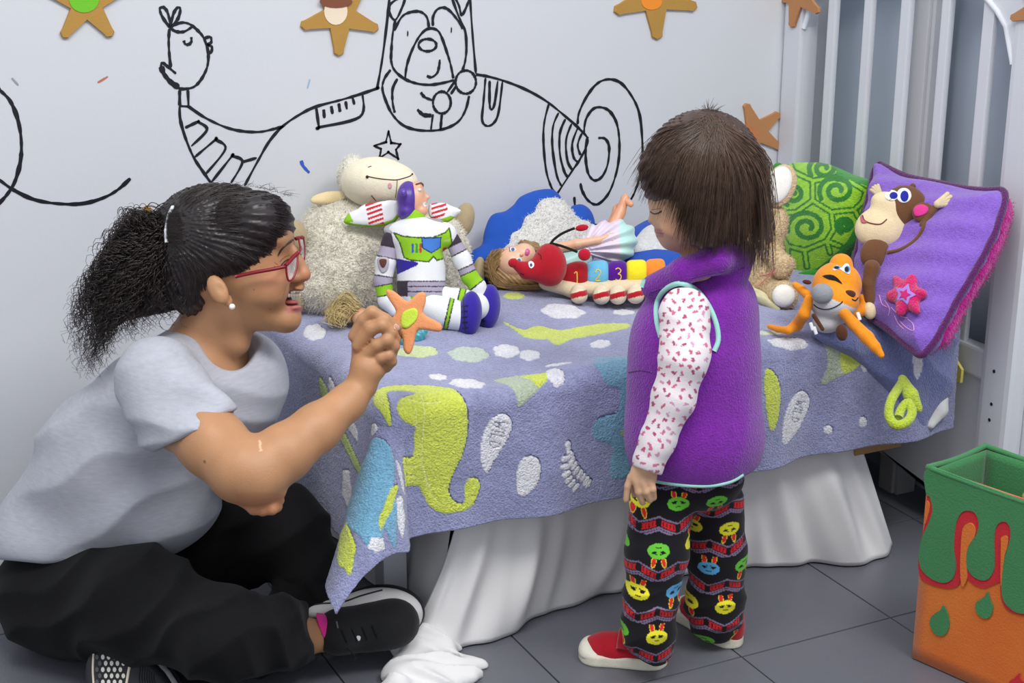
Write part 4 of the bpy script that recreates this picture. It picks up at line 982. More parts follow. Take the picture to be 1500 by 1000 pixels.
sh,eo=onp('monkey_ear',1353,312,17,16,8,-15,BR,par=mk_e,up=.014); patch_on('ear_lining',sh,[(1340,303),(1350,299),(1360,304),(1356,313),(1342,317),(1338,310)],.001,(214,60,140),mk_e)
for cx,cy,ang in ((1379,297,20),(1287,283,120)):
    z=top(min(cx,1390),cy)-.006; k=1 if cx>1300 else .75
    fx=lambda a,r:(cx+k*r*math.cos(math.radians(a)),cy-k*r*math.sin(math.radians(a)))
    for da in (-26,-6,14,36): q=fx(ang+da,16); sculpt('monkey_hand',K([(cx-6*math.cos(math.radians(ang)),cy+6*math.sin(math.radians(ang)),z,6*k),(q[0],q[1],z,3.4*k)]),.0014,'felt',mk_e,(214,196,160))
z=top(1365,312)-.006; sculpt('monkey_arm',K([(1352,330,z,6),(1362,312,z,6),(1372,302,z,5)]),.002,'felt',mk_e,BR)
stitch('tail',front,[(1355,320),(1352,335),(1340,352),(1320,365),(1300,370)],.0036,BR,mk_e,'felt')
for x,y,rx,ry in ((1324,286,11,11),(1306,286,10,8)):
    patch_on('eye',mz,oval(x,y,rx,ry,14),.0008,(242,242,246),mk_e); 
for x,y,rx,ry in ((1325,287,6,8),(1309,286,6,5)): patch_on('iris',mz,oval(x,y,rx,ry,12),.0018,(34,44,150),mk_e)
stitch('mouth',mz,[(1263,312),(1266,322),(1276,327),(1290,328),(1299,321)],.0012,(110,60,50),mk_e); patch_on('tongue',mz,[(1262,312),(1265,320),(1270,326),(1262,326),(1260,318)],.0012,(190,100,110),mk_e)
stitch('nostril',mz,[(1303,293),(1306,291)],.0009,(90,60,40),mk_e)
onp('hair_tuft',1337,273,5,5,4,0,BR,par=mk_e,up=.02)
# star flower
fl=[]
for i in range(36): t=2*math.pi*i/36; r=25+5.5*math.cos(6*t+.6); fl.append((1328+r*math.cos(t),432+r*1.1*math.sin(t)))
fp_=(at(1328,432,top(1328,432)-.006),pl[1]); sf=puff(fl,fp_,.012,.02,1); so=sculpt('flower',sf,.002,'plush',pc_,(206,28,104))
st=lambda R,r_:[(1325+(R if i%2==0 else r_)*math.cos(math.radians(-70+36*i)),431+(R if i%2==0 else r_)*math.sin(math.radians(-70+36*i))) for i in range(10)]
patch_on('outer_star',sf,st(17,9.5),.0012,(168,128,214),so,sm=1); patch_on('inner_star',sf,st(9,4.6),.0026,(196,30,110),so,sm=1)
for p in ([(1288,432),(1292,445),(1300,450)],[(1296,440),(1303,452),(1301,462)],[(1305,450),(1318,462),(1330,466)],[(1318,470),(1328,480),(1338,484),(1337,474),(1330,468)],[(1310,462),(1316,474),(1324,482)]): stitch('embroidery',front,p,.0009,(214,160,206),pc_)
# ---- orange plush
zo=zt(1215,490)
op=empty('orange_plush',at(1215,488,zo),'orange plush toy with round grey nose and splayed floppy arms','plush toy')
ORG=(238,146,34); GR=(206,206,210)
bd_=U(.01,E(1226,418,zo-.0,36,35,34,10),E(1222,442,zo-.02,36,27,34,0),E(1211,472,zo-.01,21,16,20))
def cor(V):
    x,y,z=pix(V); m=(y>425+ (x-1200)*.10-8*np.exp(-((x-1190)/20)**2)+0)|((x<1190)&(y>415)); c_=np.tile(lin(ORG),(len(x),1)); c_[(y>432+.0*x-(1204-x)*.4)&(y>422)&~((x>1258))]=lin(GR); c_[(x<1188)&(y>414)]=lin(GR); return c_
bo=sculpt('body',bd_,.002,'felt',op,cf=cor)
sh=U(.008,E(1232,388,zo+.0,17,17,18,-5),E(1234,402,zo-.005,20,14,20)); so=sculpt('canopy',sh,.002,'felt',op,ORG); sh=U(0,sh,bd_)
patch_on('eye_patch',sh,[(1220,394),(1226,388),(1232,392),(1238,386),(1244,388),(1245,401),(1238,399),(1230,394),(1222,396)],.0008,(240,240,244),op)
for x,y,rx,ry in ((1226,391.5,5,2.6),(1241,394,4.2,5)): patch_on('iris',sh,oval(x,y,rx,ry,12),.0016,(90,150,210),op); patch_on('pupil',sh,oval(x-.5,y,rx*.72,ry*.72,12),.0024,(24,26,40),op)
patch_on('brow',bd_,[(1204.5,404),(1213,402),(1221,403),(1228,408),(1234,416),(1224,411),(1214,409)],.001,(28,26,26),op,sm=2)
sculpt('nose',E(1204.5,430,zo-.055,16,15.5,14),.002,'felt',op,(146,150,154))
stitch('mouth',bd_,[(1192,446),(1199,451),(1210,453),(1222,450),(1232,444),(1234,441)],.001,(36,34,40),op)
def limb(pts,r,zs_,rgb=ORG,name='arm'): return sculpt(name,K([(x,y,z_,rr) for (x,y),rr,z_ in zip(pts,r,zs_)]),.002,'felt',op,rgb)
zA=lambda x,y:zt(x,y)-.012
limb([(1185,438),(1178,460),(1167,476),(1155,484),(1140,482),(1127,478)],[7,9,9,6,5,4],[zo-.03,zo-.03,zA(1167,484),zA(1155,490),zA(1140,486),zA(1127,481)])
limb([(1236,458),(1250,474),(1270,494),(1282,508),(1291,520)],[8,9,10,8,5],[zo-.05,zo-.05,zo-.07,zo-.08,zo-.085])
limb([(1262,436),(1266,446),(1262,455),(1250,460)],[6,7,8,7],[zo+.03,zo+.03,zo+.02,zo+.01]); limb([(1165,417),(1174,424),(1183,432)],[5,6,7],[zo+.03,zo+.02,zo+.01])
BW=(84,48,32)
sculpt('wheel',E(1233,487,zo-.06,9,12.5,7,10),.0016,'felt',op,BW); sculpt('wheel_strut',K([(1192,462,zo-.05,3.5),(1205,482,zo-.06,3)]),.0014,'felt',op,BW); sculpt('wheel',E(1182,413,zo+.0,7,3.6,4,-10),.0014,'felt',op,BW)
sculpt('wheel',E(1245,430,zo-.05,9,5.5,5,-8),.0014,'felt',op,BW); stitch('vent_mark',bd_,[(1248,438),(1253,440),(1257,436)],.0012,(36,30,34),op)
for x,y in ((1189,478),(1194,484),(1258,463)): sculpt('felt_tab',rbox(at(x,y,zo-.055),(.003,.007,.002),np.array([RT*.9+UP*.3,UP*.9-RT*.3,FW]),.001),.001,'cloth',op,(232,232,236))
sculpt=_sc
# ================================================================ FABRIC BIN
A0=hit(1337,964,2,0)[:2]; h_=None
for hh_ in np.linspace(.2,.45,200):
    P=np.array([*A0,hh_]); d=P-CC
    if h_ is None and 500-FPX*(d@UP)/(d@FW)<684: h_=hh_
B0=hit(1420,1001,2,0)[:2]; ud=B0-A0; ud/=np.linalg.norm(ud); C0=hit(1444,653,2,h_)[:2]; vd=C0-A0; vl=np.linalg.norm(vd); vd/=vl; ul=.30
bin_=empty('fabric_bin',(*A0,0),'orange felt storage bin with green dripping-slime rim, standing open at right on the floor','storage bin')
A3=np.array([*A0,0.]); u3=np.array([*ud,0.]); v3=np.array([*vd,0.]); n_f=-np.cross(u3,[0,0,1.]); 
if n_f@FW>0: n_f=-n_f
OR_=mat('orange_felt',(224,120,38),.95,.6,300,.12,9,rgb2=(206,100,26),sheen=.2); GR_=mat('green_felt',(58,128,76),.95,.6,300,.06,12,sheen=.2); RD_=mat('red_felt',(196,24,40),.95,.6,300,.06,12,sheen=.2)
def panel(name,O,U_,W_,z0,z1,nin,th,m,nu=14,nv=14,bul=.006):
    V=[]
    for i in range(nu):
        for j in range(nv):
            s=i/(nu-1);t=j/(nv-1); V.append(O+U_*W_*s+np.array([0,0,z0+(z1-z0)*t])-nin*bul*math.sin(math.pi*s)*math.sin(math.pi*t))
    o=mk(name,V,grid_faces(nu,nv),m,bin_,True); md=o.modifiers.new('t','SOLIDIFY'); md.thickness=th; md.offset=0; return o
n_l=-u3
panel('front_panel',A3,u3,ul,.002,h_,-n_f,.004,OR_,bul=0)
panel('side_panel',A3,v3,vl,.002,h_,-n_l,.004,OR_); panel('side_panel',A3+u3*ul,v3,vl,.002,h_,n_l,.004,OR_); panel('back_panel',A3+v3*vl,u3,ul,.002,h_,n_f,.004,GR_)
V,F=box_vf(A3+u3*ul/2+v3*vl/2+np.array([0,0,.005]),(ul/2-.003,vl/2-.003,.004),np.array([u3,v3,[0,0,1.]])); mk('base',V,F,OR_,bin_,False)
def onfront(px,py): return onplane(px,py,(A3,n_f))
def felt(name,pts,m,lift,th=.002,sm=5):
    P=crom(np.array(pts,float),sm,True); w_=np.array([onfront(*p) for p in P]); 
    s=np.clip(((w_-A3)@u3)/ul,0,1); t=np.clip(w_[:,2]/h_,0,1); w_=w_+n_f*(.006*np.sin(np.pi*s)*np.sin(np.pi*t)+lift)[:,None]
    # fan of rings to follow the bulge
    c=w_.mean(0); V,F=prism_vf(w_,n_f,th); return mk(name,V,F,m,bin_,False)
Z=lambda L:[(1330+x/2.776,640+y/2.776) for x,y in L]
def felt_strip(name,outer,m,lift,step=7):
    """appliqué filled as narrow triangles so it can follow the panel"""
    from mathutils.geometry import tessellate_polygon
    P=crom(np.array(outer,float),4,True); V=np.array([onfront(*q) for q in P]); s=(V-A3)@u3
    F=[tuple(f) for f in tessellate_polygon([[Vector((a,b,0)) for a,b in zip(s,V[:,2])]])]; V=V+n_f*lift
    o=mk(name,V,F,m,bin_,False); md=o.modifiers.new('t','SOLIDIFY'); md.thickness=.002; md.offset=0; return o
X1=[(95,122),(300,190),(700,330),(900,420)]
felt_strip('red_drip_edge',Z([(93,128),(300,195),(600,290),(800,370),(800,740),(700,760),(560,735),(470,720),(410,700),(385,650),(380,590),(368,590),(345,600),(315,610),(280,600),(250,575),(238,540),(235,480),(228,480),(222,560),(210,600),(170,612),(110,600),(62,575),(50,540),(48,500),(60,420),(78,330),(84,240)]),RD_,.0035)
for o_,pts in ((0,[(228,395),(240,355),(265,345),(282,365),(280,400),(255,440),(246,490),(250,560),(236,600),(226,590),(222,520)]),(0,[(388,430),(388,405),(400,397),(414,402),(414,440),(402,480),(394,540),(388,600),(386,560)]),(0,[(82,262),(95,262),(96,290),(78,350)])): felt_strip('orange_gap',Z(pts),OR_,.006)
felt_strip('green_slime',Z([(93,122),(300,190),(500,262),(800,370),(800,710),(640,745),(520,715),(450,708),(400,665),(388,600),(392,520),(410,460),(424,410),(424,365),(408,342),(385,342),(366,365),(358,420),(360,480),(358,530),(342,565),(315,578),(275,562),(246,520),(243,460),(262,425),(288,390),(296,345),(284,308),(258,295),(228,302),(206,340),(196,400),(195,460),(203,520),(190,570),(155,588),(105,572),(62,530),(54,470),(68,400),(95,340),(108,290),(98,240),(82,222)]),GR_,.0055)
for pts in ([(152,680),(170,720),(174,760),(165,790),(145,804),(118,796),(100,770),(98,735),(118,712),(140,698)],[(332,625),(342,660),(352,685),(345,720),(325,733),(300,725),(283,700),(284,670),(305,655),(320,642)]): felt_strip('slime_drop',Z(pts),GR_,.0045)
felt_strip('red_patch',Z([(462,955),(470,985),(560,1040),(430,1020),(420,990),(440,975)]),RD_,.0045)
def rim(pts): return crom(np.array(pts),6,True)
R4=[A3,A3+u3*ul,A3+u3*ul+v3*vl,A3+v3*vl]; rp=[]
for i in range(4):
    a,b=R4[i],R4[(i+1)%4]
    for t in (0.02,.35,.65,.98): q=a+(b-a)*t; rp.append(q+np.array([0,0,h_-.004*math.sin(math.pi*t)])+(n_f*.003 if i==0 else 0))
tube('rim_hem',rim(rp),.0048,GR_,bin_,8)
panel('lining',A3+v3*.008+u3*.006,u3,ul-.012,h_*.45,h_-.004,n_f,.002,GR_,bul=.002); panel('lining',A3+u3*.006,v3,vl-.006,h_*.45,h_-.004,n_l,.002,GR_,bul=.004); panel('lining',A3+v3*(vl-.006)+u3*.006,u3,ul-.012,h_*.45,h_-.004,-n_f,.002,GR_,bul=.004)
q=A3+u3*.15+v3*.14+np.array([0,0,h_-.06])
tag(sculpt('wooden_toy',U(.004,ell(q,(.07,.035,.02),np.array([u3,v3,[0,0,1.]])),cap(q-u3*.05,q+v3*.05+u3*.02,.012,.010)),.004,'plastic',None,(206,168,118)),'pale wooden toy lying inside the orange and green bin','toy')
# ================================================================ GIRL
GD=float((hit(1005,968,2,0)-CC)@FH)      # distance of her standing axis
girl=empty('person',hit(1005,968,2,0),'toddler girl standing in profile, in purple fleece vest and patterned trousers','person')
SKC=(206,164,132)
def extr(poly,z0,z1,rad=.003):
    q=np.asarray(poly,float); A=q; Bq=np.roll(q,-1,0)
    def f(P):
        x,y=P[:,0],P[:,1]; d=np.full(len(x),1e9)
        for a,b in zip(A,Bq):
            ab=b-a; l=(ab**2).sum()+1e-12; t=np.clip(((x-a[0])*ab[0]+(y-a[1])*ab[1])/l,0,1); d=np.minimum(d,(x-a[0]-t*ab[0])**2+(y-a[1]-t*ab[1])**2)
        d=np.sqrt(d); d=np.where(inpoly(x,y,q),-d,d)+rad; e=np.abs(P[:,2]-(z0+z1)/2)-(z1-z0)/2+rad
        return np.minimum(np.maximum(d,e),0)+np.hypot(np.maximum(d,0),np.maximum(e,0))-rad
    return Sh(f,[*q.min(0),z0],[*q.max(0),z1])
SHN=[(0,.0),(.06,.30),(.2,.42),(.4,.44),(.62,.46),(.8,.50),(.93,.40),(1.0,.15),(1.0,-.12),(.94,-.36),(.8,-.48),(.6,-.42),(.4,-.36),(.2,-.36),(.06,-.26)]
def girlshoe(heel,toe,w):
    h3=np.array([*heel,0.]);t3=np.array([*toe,0.]);L=np.linalg.norm(t3-h3);X=(t3-h3)/L;Y=np.array([-X[1],X[0],0.]); A=np.array([X,Y,[0,0,1.]])
    e=bpy.data.objects.new('canvas_shoe',None); COL.objects.link(e); e.empty_display_size=.03; e.parent=girl; e.location=tuple(h3-np.array(girl.location)); e['label']='red shoe with cream rubber sole'
    pl2=crom(np.array([h3[:2]+X[:2]*L*a+Y[:2]*w*b for a,b in SHN]),3,True)
    o=mk('sole',*surfnet(extr(pl2,0.0,.021,.004),.0022),M['rubber'],e,True,lin((226,220,202)))
    W=lambda a,b,c:h3+X*L*a+Y*w*b+np.array([0,0,c])
    up=U(.012,ell(W(.26,0,.028),(.27*L,.40*w,.036),A),ell(W(.62,.02,.020),(.34*L,.43*w,.030),A),ell(W(.16,0,.045),(.14*L,.34*w,.03),A))
    up=INT(up,Sh(lambda P:.012-P[:,2],[-9,-9,.012],[9,9,9]))
    mk('upper',*surfnet(up,.0022),M['felt'],e,True,lin((176,28,44)))
    tc=U(.006,ell(W(.88,.02,.016),(.13*L,.44*w,.020),A),ell(W(.8,.02,.016),(.1*L,.47*w,.012),A)); mk('toe_cap',*surfnet(INT(tc,Sh(lambda P:.012-P[:,2],[-9,-9,.012],[9,9,9])),.0022),M['rubber'],e,True,lin((230,226,212)))
    st_=tube_vf([W(.48,b,.058-.09*b*b) for b in np.linspace(-.46,.46,9)],.011,8,True,.25); mk('strap',*st_,M['felt'],e,True,lin((166,24,40)))
    return e
def mkfix(): pass
girlshoe(hit(978,974,2,0)[:2],hit(849,960,2,0)[:2]-0.0,.07)
girlshoe(hit(1082,950,2,0)[:2],hit(996,893,2,0)[:2],.07)
zl=lambda x,y,o=0:vz(x,y,GD+o)
# body (one continuous surface)
GH=0.0
legs=[KD([(975,760,38,GD-.02),(962,850,27,GD-.05),(952,930,16,GD-.055),(954,950,12,GD-.055)]),KD([(1045,750,38,GD+.04),(1048,850,27,GD+.05),(1050,910,15,GD+.055),(1052,930,12,GD+.055)])]
torso=U(.04,ED(1025,500,66,70,58,GD),ED(1020,600,70,80,60,GD),ED(1020,680,68,56,62,GD))
neck=KD([(1030,420,34,GD),(1030,370,32,GD)])
HD=GD-.015
head=U(.02,ED(1026,262,80,84,74,HD),ED(990,308,36,46,50,HD+.005),ED(1000,330,30,30,48,HD),KD([(984,350,15,HD+.01),(1010,348,24,HD+.01)]))
nose=KD([(961,304,5,HD+.012),(957,320,6.0,HD+.012)]); 
nose=U(.004,nose,ED(955,322,6,5.5,7,HD+.012))
lips=U(.003,ED(965,337,6.5,4,9,HD+.012,20),ED(968,345,6.5,4.5,9,HD+.012,10))
cheek=ED(988,332,20,17,14,HD-.033)
ear=U(.004,ED(1046,302,12,17,6,HD-.074,-10),ED(1041,303,8,12,7,HD-.070))
GA=GD-.085
arm=KD([(1005,452,30,GA+.02),(1002,520,29,GA-.01),(985,582,26,GA-.015),(958,650,20,GA-.02),(948,682,17,GA-.02)])
HZ=GA-.02
palm=U(.008,ED(943,692,20,20,10,HZ,0),ED(941,702,20,10,9,HZ,-6))
fing=[KD(f) for f in ([(925,698,6.5,HZ+.002),(920,711,5.4,HZ),(917,732,4.4,HZ)],[(932,704,6,HZ-.006),(935,720,5.4,HZ-.008),(941,736,4.6,HZ-.002)],[(942,706,6,HZ-.008),(946,720,5.5,HZ-.010),(952,733,4.6,HZ-.003)],[(952,703,6,HZ-.006),(956,716,5.4,HZ-.008),(958,729,4.6,HZ-.002)],[(934,696,7,HZ+.012),(928,712,6,HZ+.016),(930,724,5,HZ+.014)])]
hand=U(.0018,palm,*fing)
arm2=KD([(1062,450,28,GD+.10),(1064,540,26,GD+.12),(1050,620,22,GD+.10),(1040,670,16,GD+.09)])
body=U(.012,U(.02,torso,*legs,neck,arm,arm2),U(.006,head,nose,cheek),ear); body=U(.004,body,lips); body=U(.006,body,hand)
for q,(a,b) in enumerate((((930,699),(932,714)),((941,703),(944,714)),((951,703),(953,714)))): pass
def cgirl(V):
    x,y,z=pix(V); n=vnoise(V,60); c_=np.tile(lin(SKC),(len(x),1))*(1+.06*n)[:,None]
    rd=np.exp(-(((x-985)/18)**2+((y-330)/16)**2))*.35; c_=c_*(1-rd[:,None])+lin((206,130,112))*rd[:,None]
    m=(segdist(x,y,[(961,337),(968,338)])<2.6)|(segdist(x,y,[(964,345),(970,345)])<2.6); c_[m]=lin((190,124,112)); c_[(segdist(x,y,[(962,341),(972,342)])<.8)]=lin((130,78,70))
    return c_
bo=sculpt('body',body,.0023,'skin',girl,cf=cgirl,it=1); gbody=body
stitch('eyelash',body,[(953,310),(958,313),(964,312),(969,309)],.0012,(38,26,24),bo,'hair'); stitch('eyelid',body,[(955,307),(961,306),(968,305)],.0006,(150,108,86),bo,'hair'); stitch('eyebrow',body,[(951,292),(957,289),(966,289)],.0011,(84,60,48),bo,'hair')
# blouse sleeve
sl=KD([(1003,458,38,GA+.012),(1003,520,36,GA-.012),(987,582,31,GA-.015),(962,648,25,GA-.02),(952,672,23.5,GA-.02)])
A_=at(950,686,vz(950,686,GA)); nA=(at(950,686,2.4)-at(962,650,2.4)); sl=INT(sl,half(A_,nA),.002)
cf0=KD([(953,668,24,GA-.02),(949,682,23.5,GA-.02)]); sl=U(.004,sl,INT(cf0,half(at(947,688,vz(947,688,GA-.02)),nA),.002))
sl=DISP(sl,wrinkle([(30,10,60)],[.0014],[(1.0,9,3.2)]))
g_=np.random.default_rng(9); dots=[]
def csl(V):
    x,y,z=pix(V); c_=np.tile(lin((236,226,230)),(len(x),1)); g_=np.random.default_rng(9)
    for i in range(-2,16):
        for j in range(30):
            cx=905+i*15+(j%2)*7+g_.normal()*1.6; cy=405+j*11+g_.normal()*1.6; rgb=[(196,96,128),(206,112,146),(176,80,120),(210,150,186)][int(g_.integers(0,4))]
            for k in range(3):
                a=g_.random()*6.28; m=np.hypot(x-cx-2.6*math.cos(a)*(k>0)*1.2,y-cy-2.6*math.sin(a)*(k>0)*1.2)<(2.1 if k<2 else 1.2); c_[m]=lin(rgb)
    return c_
sculpt('printed_sleeve',sl,.0017,'cloth',girl,cf=csl,it=2)['label']='white sleeve printed with small pink berries'
sl2=KD([(1062,450,33,GD+.10),(1064,540,31,GD+.12),(1050,620,27,GD+.10),(1042,655,22,GD+.09)]); sculpt('printed_sleeve',sl2,.003,'cloth',girl,cf=csl)['label']='white sleeve printed with small pink berries'
# trousers
L1=KD([(968,740,47,GD-.02),(962,810,44,GD-.04),(953,880,38,GD-.05),(950,922,37,GD-.055),(955,941,34,GD-.055)])
L2=KD([(1046,735,44,GD+.04),(1050,810,41,GD+.05),(1048,870,39,GD+.055),(1047,890,39,GD+.055),(1048,908,36,GD+.055)])
tr=U(.02,ED(1012,700,78,50,70,GD),L1,L2)
tr=SUB(tr,U(0,KD([(949,965,26,GD-.055),(946,985,30,GD-.05)]),KD([(1050,948,26,GD+.055),(1052,970,30,GD+.055)])),.004)
def tw(P):
    x,y,z=pix(P); k=np.clip((y-780)/120,.15,1); return .0042*k*(np.abs(np.sin(y*.085+2.5*vnoise(P,16)+x*.015))-.5)
tr=DISP(tr,tw)
def ctr(V):
    # all-over print: rows of winking bunny faces between red and lilac zigzag bands
    d=V-np.array(girl.location); a=(d@RT)*940; b=-(d@np.array([0,0,1.]))*940*.96
    c_=np.tile(lin((20,18,24)),(len(V),1)); b=b+900
    H_=66.; W_=58.
    row=np.floor(b/H_); fb=b-row*H_; a2=a+row*29+2000
    coli=np.floor(a2/W_); fa=a2-coli*W_-W_/2; hsh=np.modf(np.abs(np.sin(row*12.3+coli*7.7))*9741.3)[0]
    # zigzag bands
    zz=np.abs(np.mod(a2+W_/2,W_)-W_/2)/ (W_/2)       # 0..1
    zb=46+12*zz
    for off,wd,rgb in ((0,4.6,(204,32,40)),(7.5,1.3,(128,112,142)),(11,1.3,(128,112,142)),(-7.5,1.3,(128,112,142))):
        m=np.abs(fb-zb-off)<wd
        if wd>4: m&=~((np.mod(a2,5.2)<1.3)&(np.abs(fb-zb-off)<3.2))&(np.abs(zz-.5)<.36)
        c_[m]=lin(rgb)
    fl=(np.mod(row+coli,2)>.5); fy=np.where(fl,fb-20,16-fb+4)      # some upside down
    up_=fy
    for s in (-1,1):
        ex_=fa-s*7.5; ey=up_+15; m=((ex_-s*(-(ey))*.18)/3.4)**2+(ey/8.)**2<1.35; c_[m]=lin((226,206,60)); m=((ex_-s*(-(ey))*.18)/3.4)**2+(ey/8.)**2<.85; c_[m]=lin((214,40,36))
    face=(fa/16.5)**2+(up_/11)**2<1
    pal=np.array([lin((228,222,50)),lin((104,196,58)),lin((92,170,220)),lin((228,222,50))]); c_[face]=pal[(hsh[face]*3.99).astype(int)]
    for s in (-1,1):
        m=face&(((fa-s*6)/3.4)**2+((up_+1.5)/1.9)**2<1); c_[m]=lin((20,18,24))
        m=face&(np.abs(up_+4.6-s*fa*.18)<.8)&(np.abs(fa-s*6)<4.4); c_[m]=lin((20,18,24))
    m=face&(np.abs(up_-4.5-.02*fa**2)<.8)&(np.abs(fa)<4); c_[m]=lin((20,18,24))
    return c_
sculpt('printed_trousers',tr,.0018,'cloth',girl,cf=ctr,it=1)['label']='black fleece trousers printed with coloured bunny faces'
# vest
ve=U(.03,U(.05,ED(1016,655,98,80,90,GD),ED(1016,590,98,110,86,GD),ED(1018,500,94,96,82,GD)),ED(1046,445,62,60,72,GD+.01))
vb=onsurf(ve,[(1010,712)])[0]
ve=INT(ve,half(at(1000,713,vz(1000,713,GD-.08)),np.array([0,0,-1.])+.10*RT*1.0),.006)
ve=U(.012,ve,K([(958,420,vz(958,420,GD-.01),20),(1000,398,vz(1000,398,GD-.05),20),(1050,380,vz(1050,380,GD-.06),22),(1085,372,vz(1085,372,GD-.02),22)]),KD([(1085,372,22,GD+.0),(1070,385,20,GD+.05),(1000,400,18,GD+.06),(955,418,16,GD+.03)]),KD([(1070,395,30,GD-.02),(1062,360,22,GD-.03)]))
ve0=ve; ve=SUB(ve,KD([(1004,452,34,GA+.02),(1006,472,39,GA-.02),(1009,492,38,GA-.05)]),.003)
ve=DISP(ve,lambda P:.004*vnoise(P,9)+.0022*(np.abs(np.sin((P@RT)*34-(P@UP)*16+4*vnoise(P,7)))-.5)*np.clip(((P@UP)-(at(1000,560,2.45)@UP))/-.1+.6,.2,1))
VC=(122,36,158)
vo=sculpt('fleece_vest',ve,.003,'fleece',girl,VC,it=2)
MINT=(160,214,204)
arm_px=[(968,494),(962,470),(962,445),(973,425),(995,415),(1018,423),(1037,446),(1049,474),(1052,498),(1046,514)]
stitch('armhole_binding',ve0,arm_px,.0042,MINT,vo,'cloth',5,lift=-.0005,n=8)
hp=[(921,690),(935,699),(960,707),(1000,713),(1040,714),(1070,708),(1088,698)]
stitch('hem_binding',ve,[(x,y-3) for x,y in hp],.0034,MINT,vo,'cloth',5,lift=-.0012,n=8)
for p,r in (([(944,410),(941,420)],.004),): stitch('collar_binding',ve,p,r,MINT,vo,'cloth',3,lift=-.001,n=8)
stitch('collar_seam',ve,[(952,428),(975,420),(1010,408),(1050,398),(1090,392)],.0012,(96,24,128),vo,'fleece'); stitch('pocket_seam',ve,[(921,545),(938,542),(955,545)],.001,(96,24,128),vo,'fleece')
# hair
hz=HD
hs=U(.02,ED(1030,252,88,90,82,HD),ED(1062,300,46,64,66,HD+.01),ED(961,256,19,30,52,HD,25),ED(1030,330,34,34,24,HD-.055,20))
hs=DISP(hs,lambda P:.0022*np.sin(np.arctan2((P-at(1045,185,2.38))@UP,(P-at(1045,185,2.38))@RT)*60+3*vnoise(P,30))-.001)
hs=SUB(hs,ED(975,338,38,48,90,HD-.02,-10),.01)
HC=(66,48,40)
def chair_(V): n=vnoise(np.stack([V@RT*8,V@UP,V@FW],1),60); return lin(HC)*(1+.35*n)[:,None]
hso=sculpt('hair',hs,.0026,'hair',girl,cf=chair_)
g_=np.random.default_rng(12); pp=[];cc_=[]
root=np.array([1042.,180.])
ends=[(927,262),(930,285),(942,300),(958,300),(975,318),(990,345),(996,366),(1012,372),(1030,376),(1045,380),(1062,378),(1080,384),(1095,396),(1108,400),(1120,388),(1130,360),(1118,335)]
for i in range(2400):
    t=g_.random()*(len(ends)-1); k=int(t); e=np.array(ends[k])*(1-(t-k))+np.array(ends[min(k+1,len(ends)-1)])*(t-k)
    a0=g_.normal(size=2)*[7,5]; s=root+a0; e=e+g_.normal(size=2)*[6,9]; ln=g_.uniform(.6,1.0); 
    frac=t/(len(ends)-1); bulge=np.array([-46+118*frac, -8+ (frac-.5)**2*-40]); m1=s+(e-s)*.35+bulge*.62; m2=s+(e-s)*.75+bulge*.30
    P2=crom(np.array([s,m1,m2,s+(e-s)*1.0]),4); P2=P2[:max(6,int(len(P2)*ln))]
    tt=np.linspace(0,1,13); P2=np.stack([np.interp(tt,np.linspace(0,1,len(P2)),P2[:,0]),np.interp(tt,np.linspace(0,1,len(P2)),P2[:,1])],1)
    pp.append(P2); cc_.append(lin((82,62,50))*g_.uniform(.45,1.45))
allp=np.array(pp).reshape(-1,2); Q=onsurf(U(.01,hs,OFF(head,.002),ED(1040,330,70,60,70,HD)),allp,.0012,(2.1,2.62)).reshape(len(pp),13,3)
# smooth the depth along each strand and let the tips stand away
dz=((Q-CC)@FW); 
for r_ in range(len(dz)):
    d0=dz[r_]; bad=d0>2.55; 
    if bad.any(): d0[bad]=d0[~bad].max() if (~bad).any() else 2.42
    dz[r_]=np.convolve(np.pad(d0,2,'edge'),[.2]*5,'valid')
dz-=g_.uniform(0,.006,(len(dz),1)); px_=np.array(pp)
R3=np.array([[ray(px_[i,j,0],px_[i,j,1]) for j in range(13)] for i in range(len(px_))])/FPX
so=strands('hair_strands',CC+R3*dz[...,None],.00055,M['hair'],hso,np.clip(cc_,0,1)); so['kind']='stuff'
pp=[];cc_=[]
for i in range(150):
    e=np.array([g_.uniform(1098,1134),g_.uniform(340,402)]); s=np.array([1092+g_.normal()*9,250+g_.normal()*20]); m=(s+e)/2+np.array([14,-6]); c0=crom(np.array([s,m,e+np.array([2,-20]),e]),5)
    pp.append([at(x,y,vz(x,y,HD-.04+.03*g_.random())) for x,y in c0]); cc_.append(lin((76,58,46))*g_.uniform(.5,1.4))
strands('loose_wisps',np.array([q[:16] for q in pp]),.0005,M['hair'],hso,np.clip(cc_,0,1))['kind']='stuff'
pp=[]
for i in range(46):
    a=g_.uniform(-.9,.9); L=g_.uniform(12,30); s=np.array([1038+g_.normal()*2,168+g_.normal()*2.]); pp.append([at(*(s+np.array([math.sin(a+.1)*L*q,-math.cos(a)*L*q+6*q*q])),vz(1038,165,HD)) for q in np.linspace(0,1,6)])
strands('tuft',np.array(pp),.0005,M['hair'],hso,np.tile(lin((50,36,30)),(46,1)))['kind']='stuff'
sculpt('hair_tie',E(1021,166,vz(1021,166,HD),4,3,5),.0012,'cloth',hso,(214,60,150))
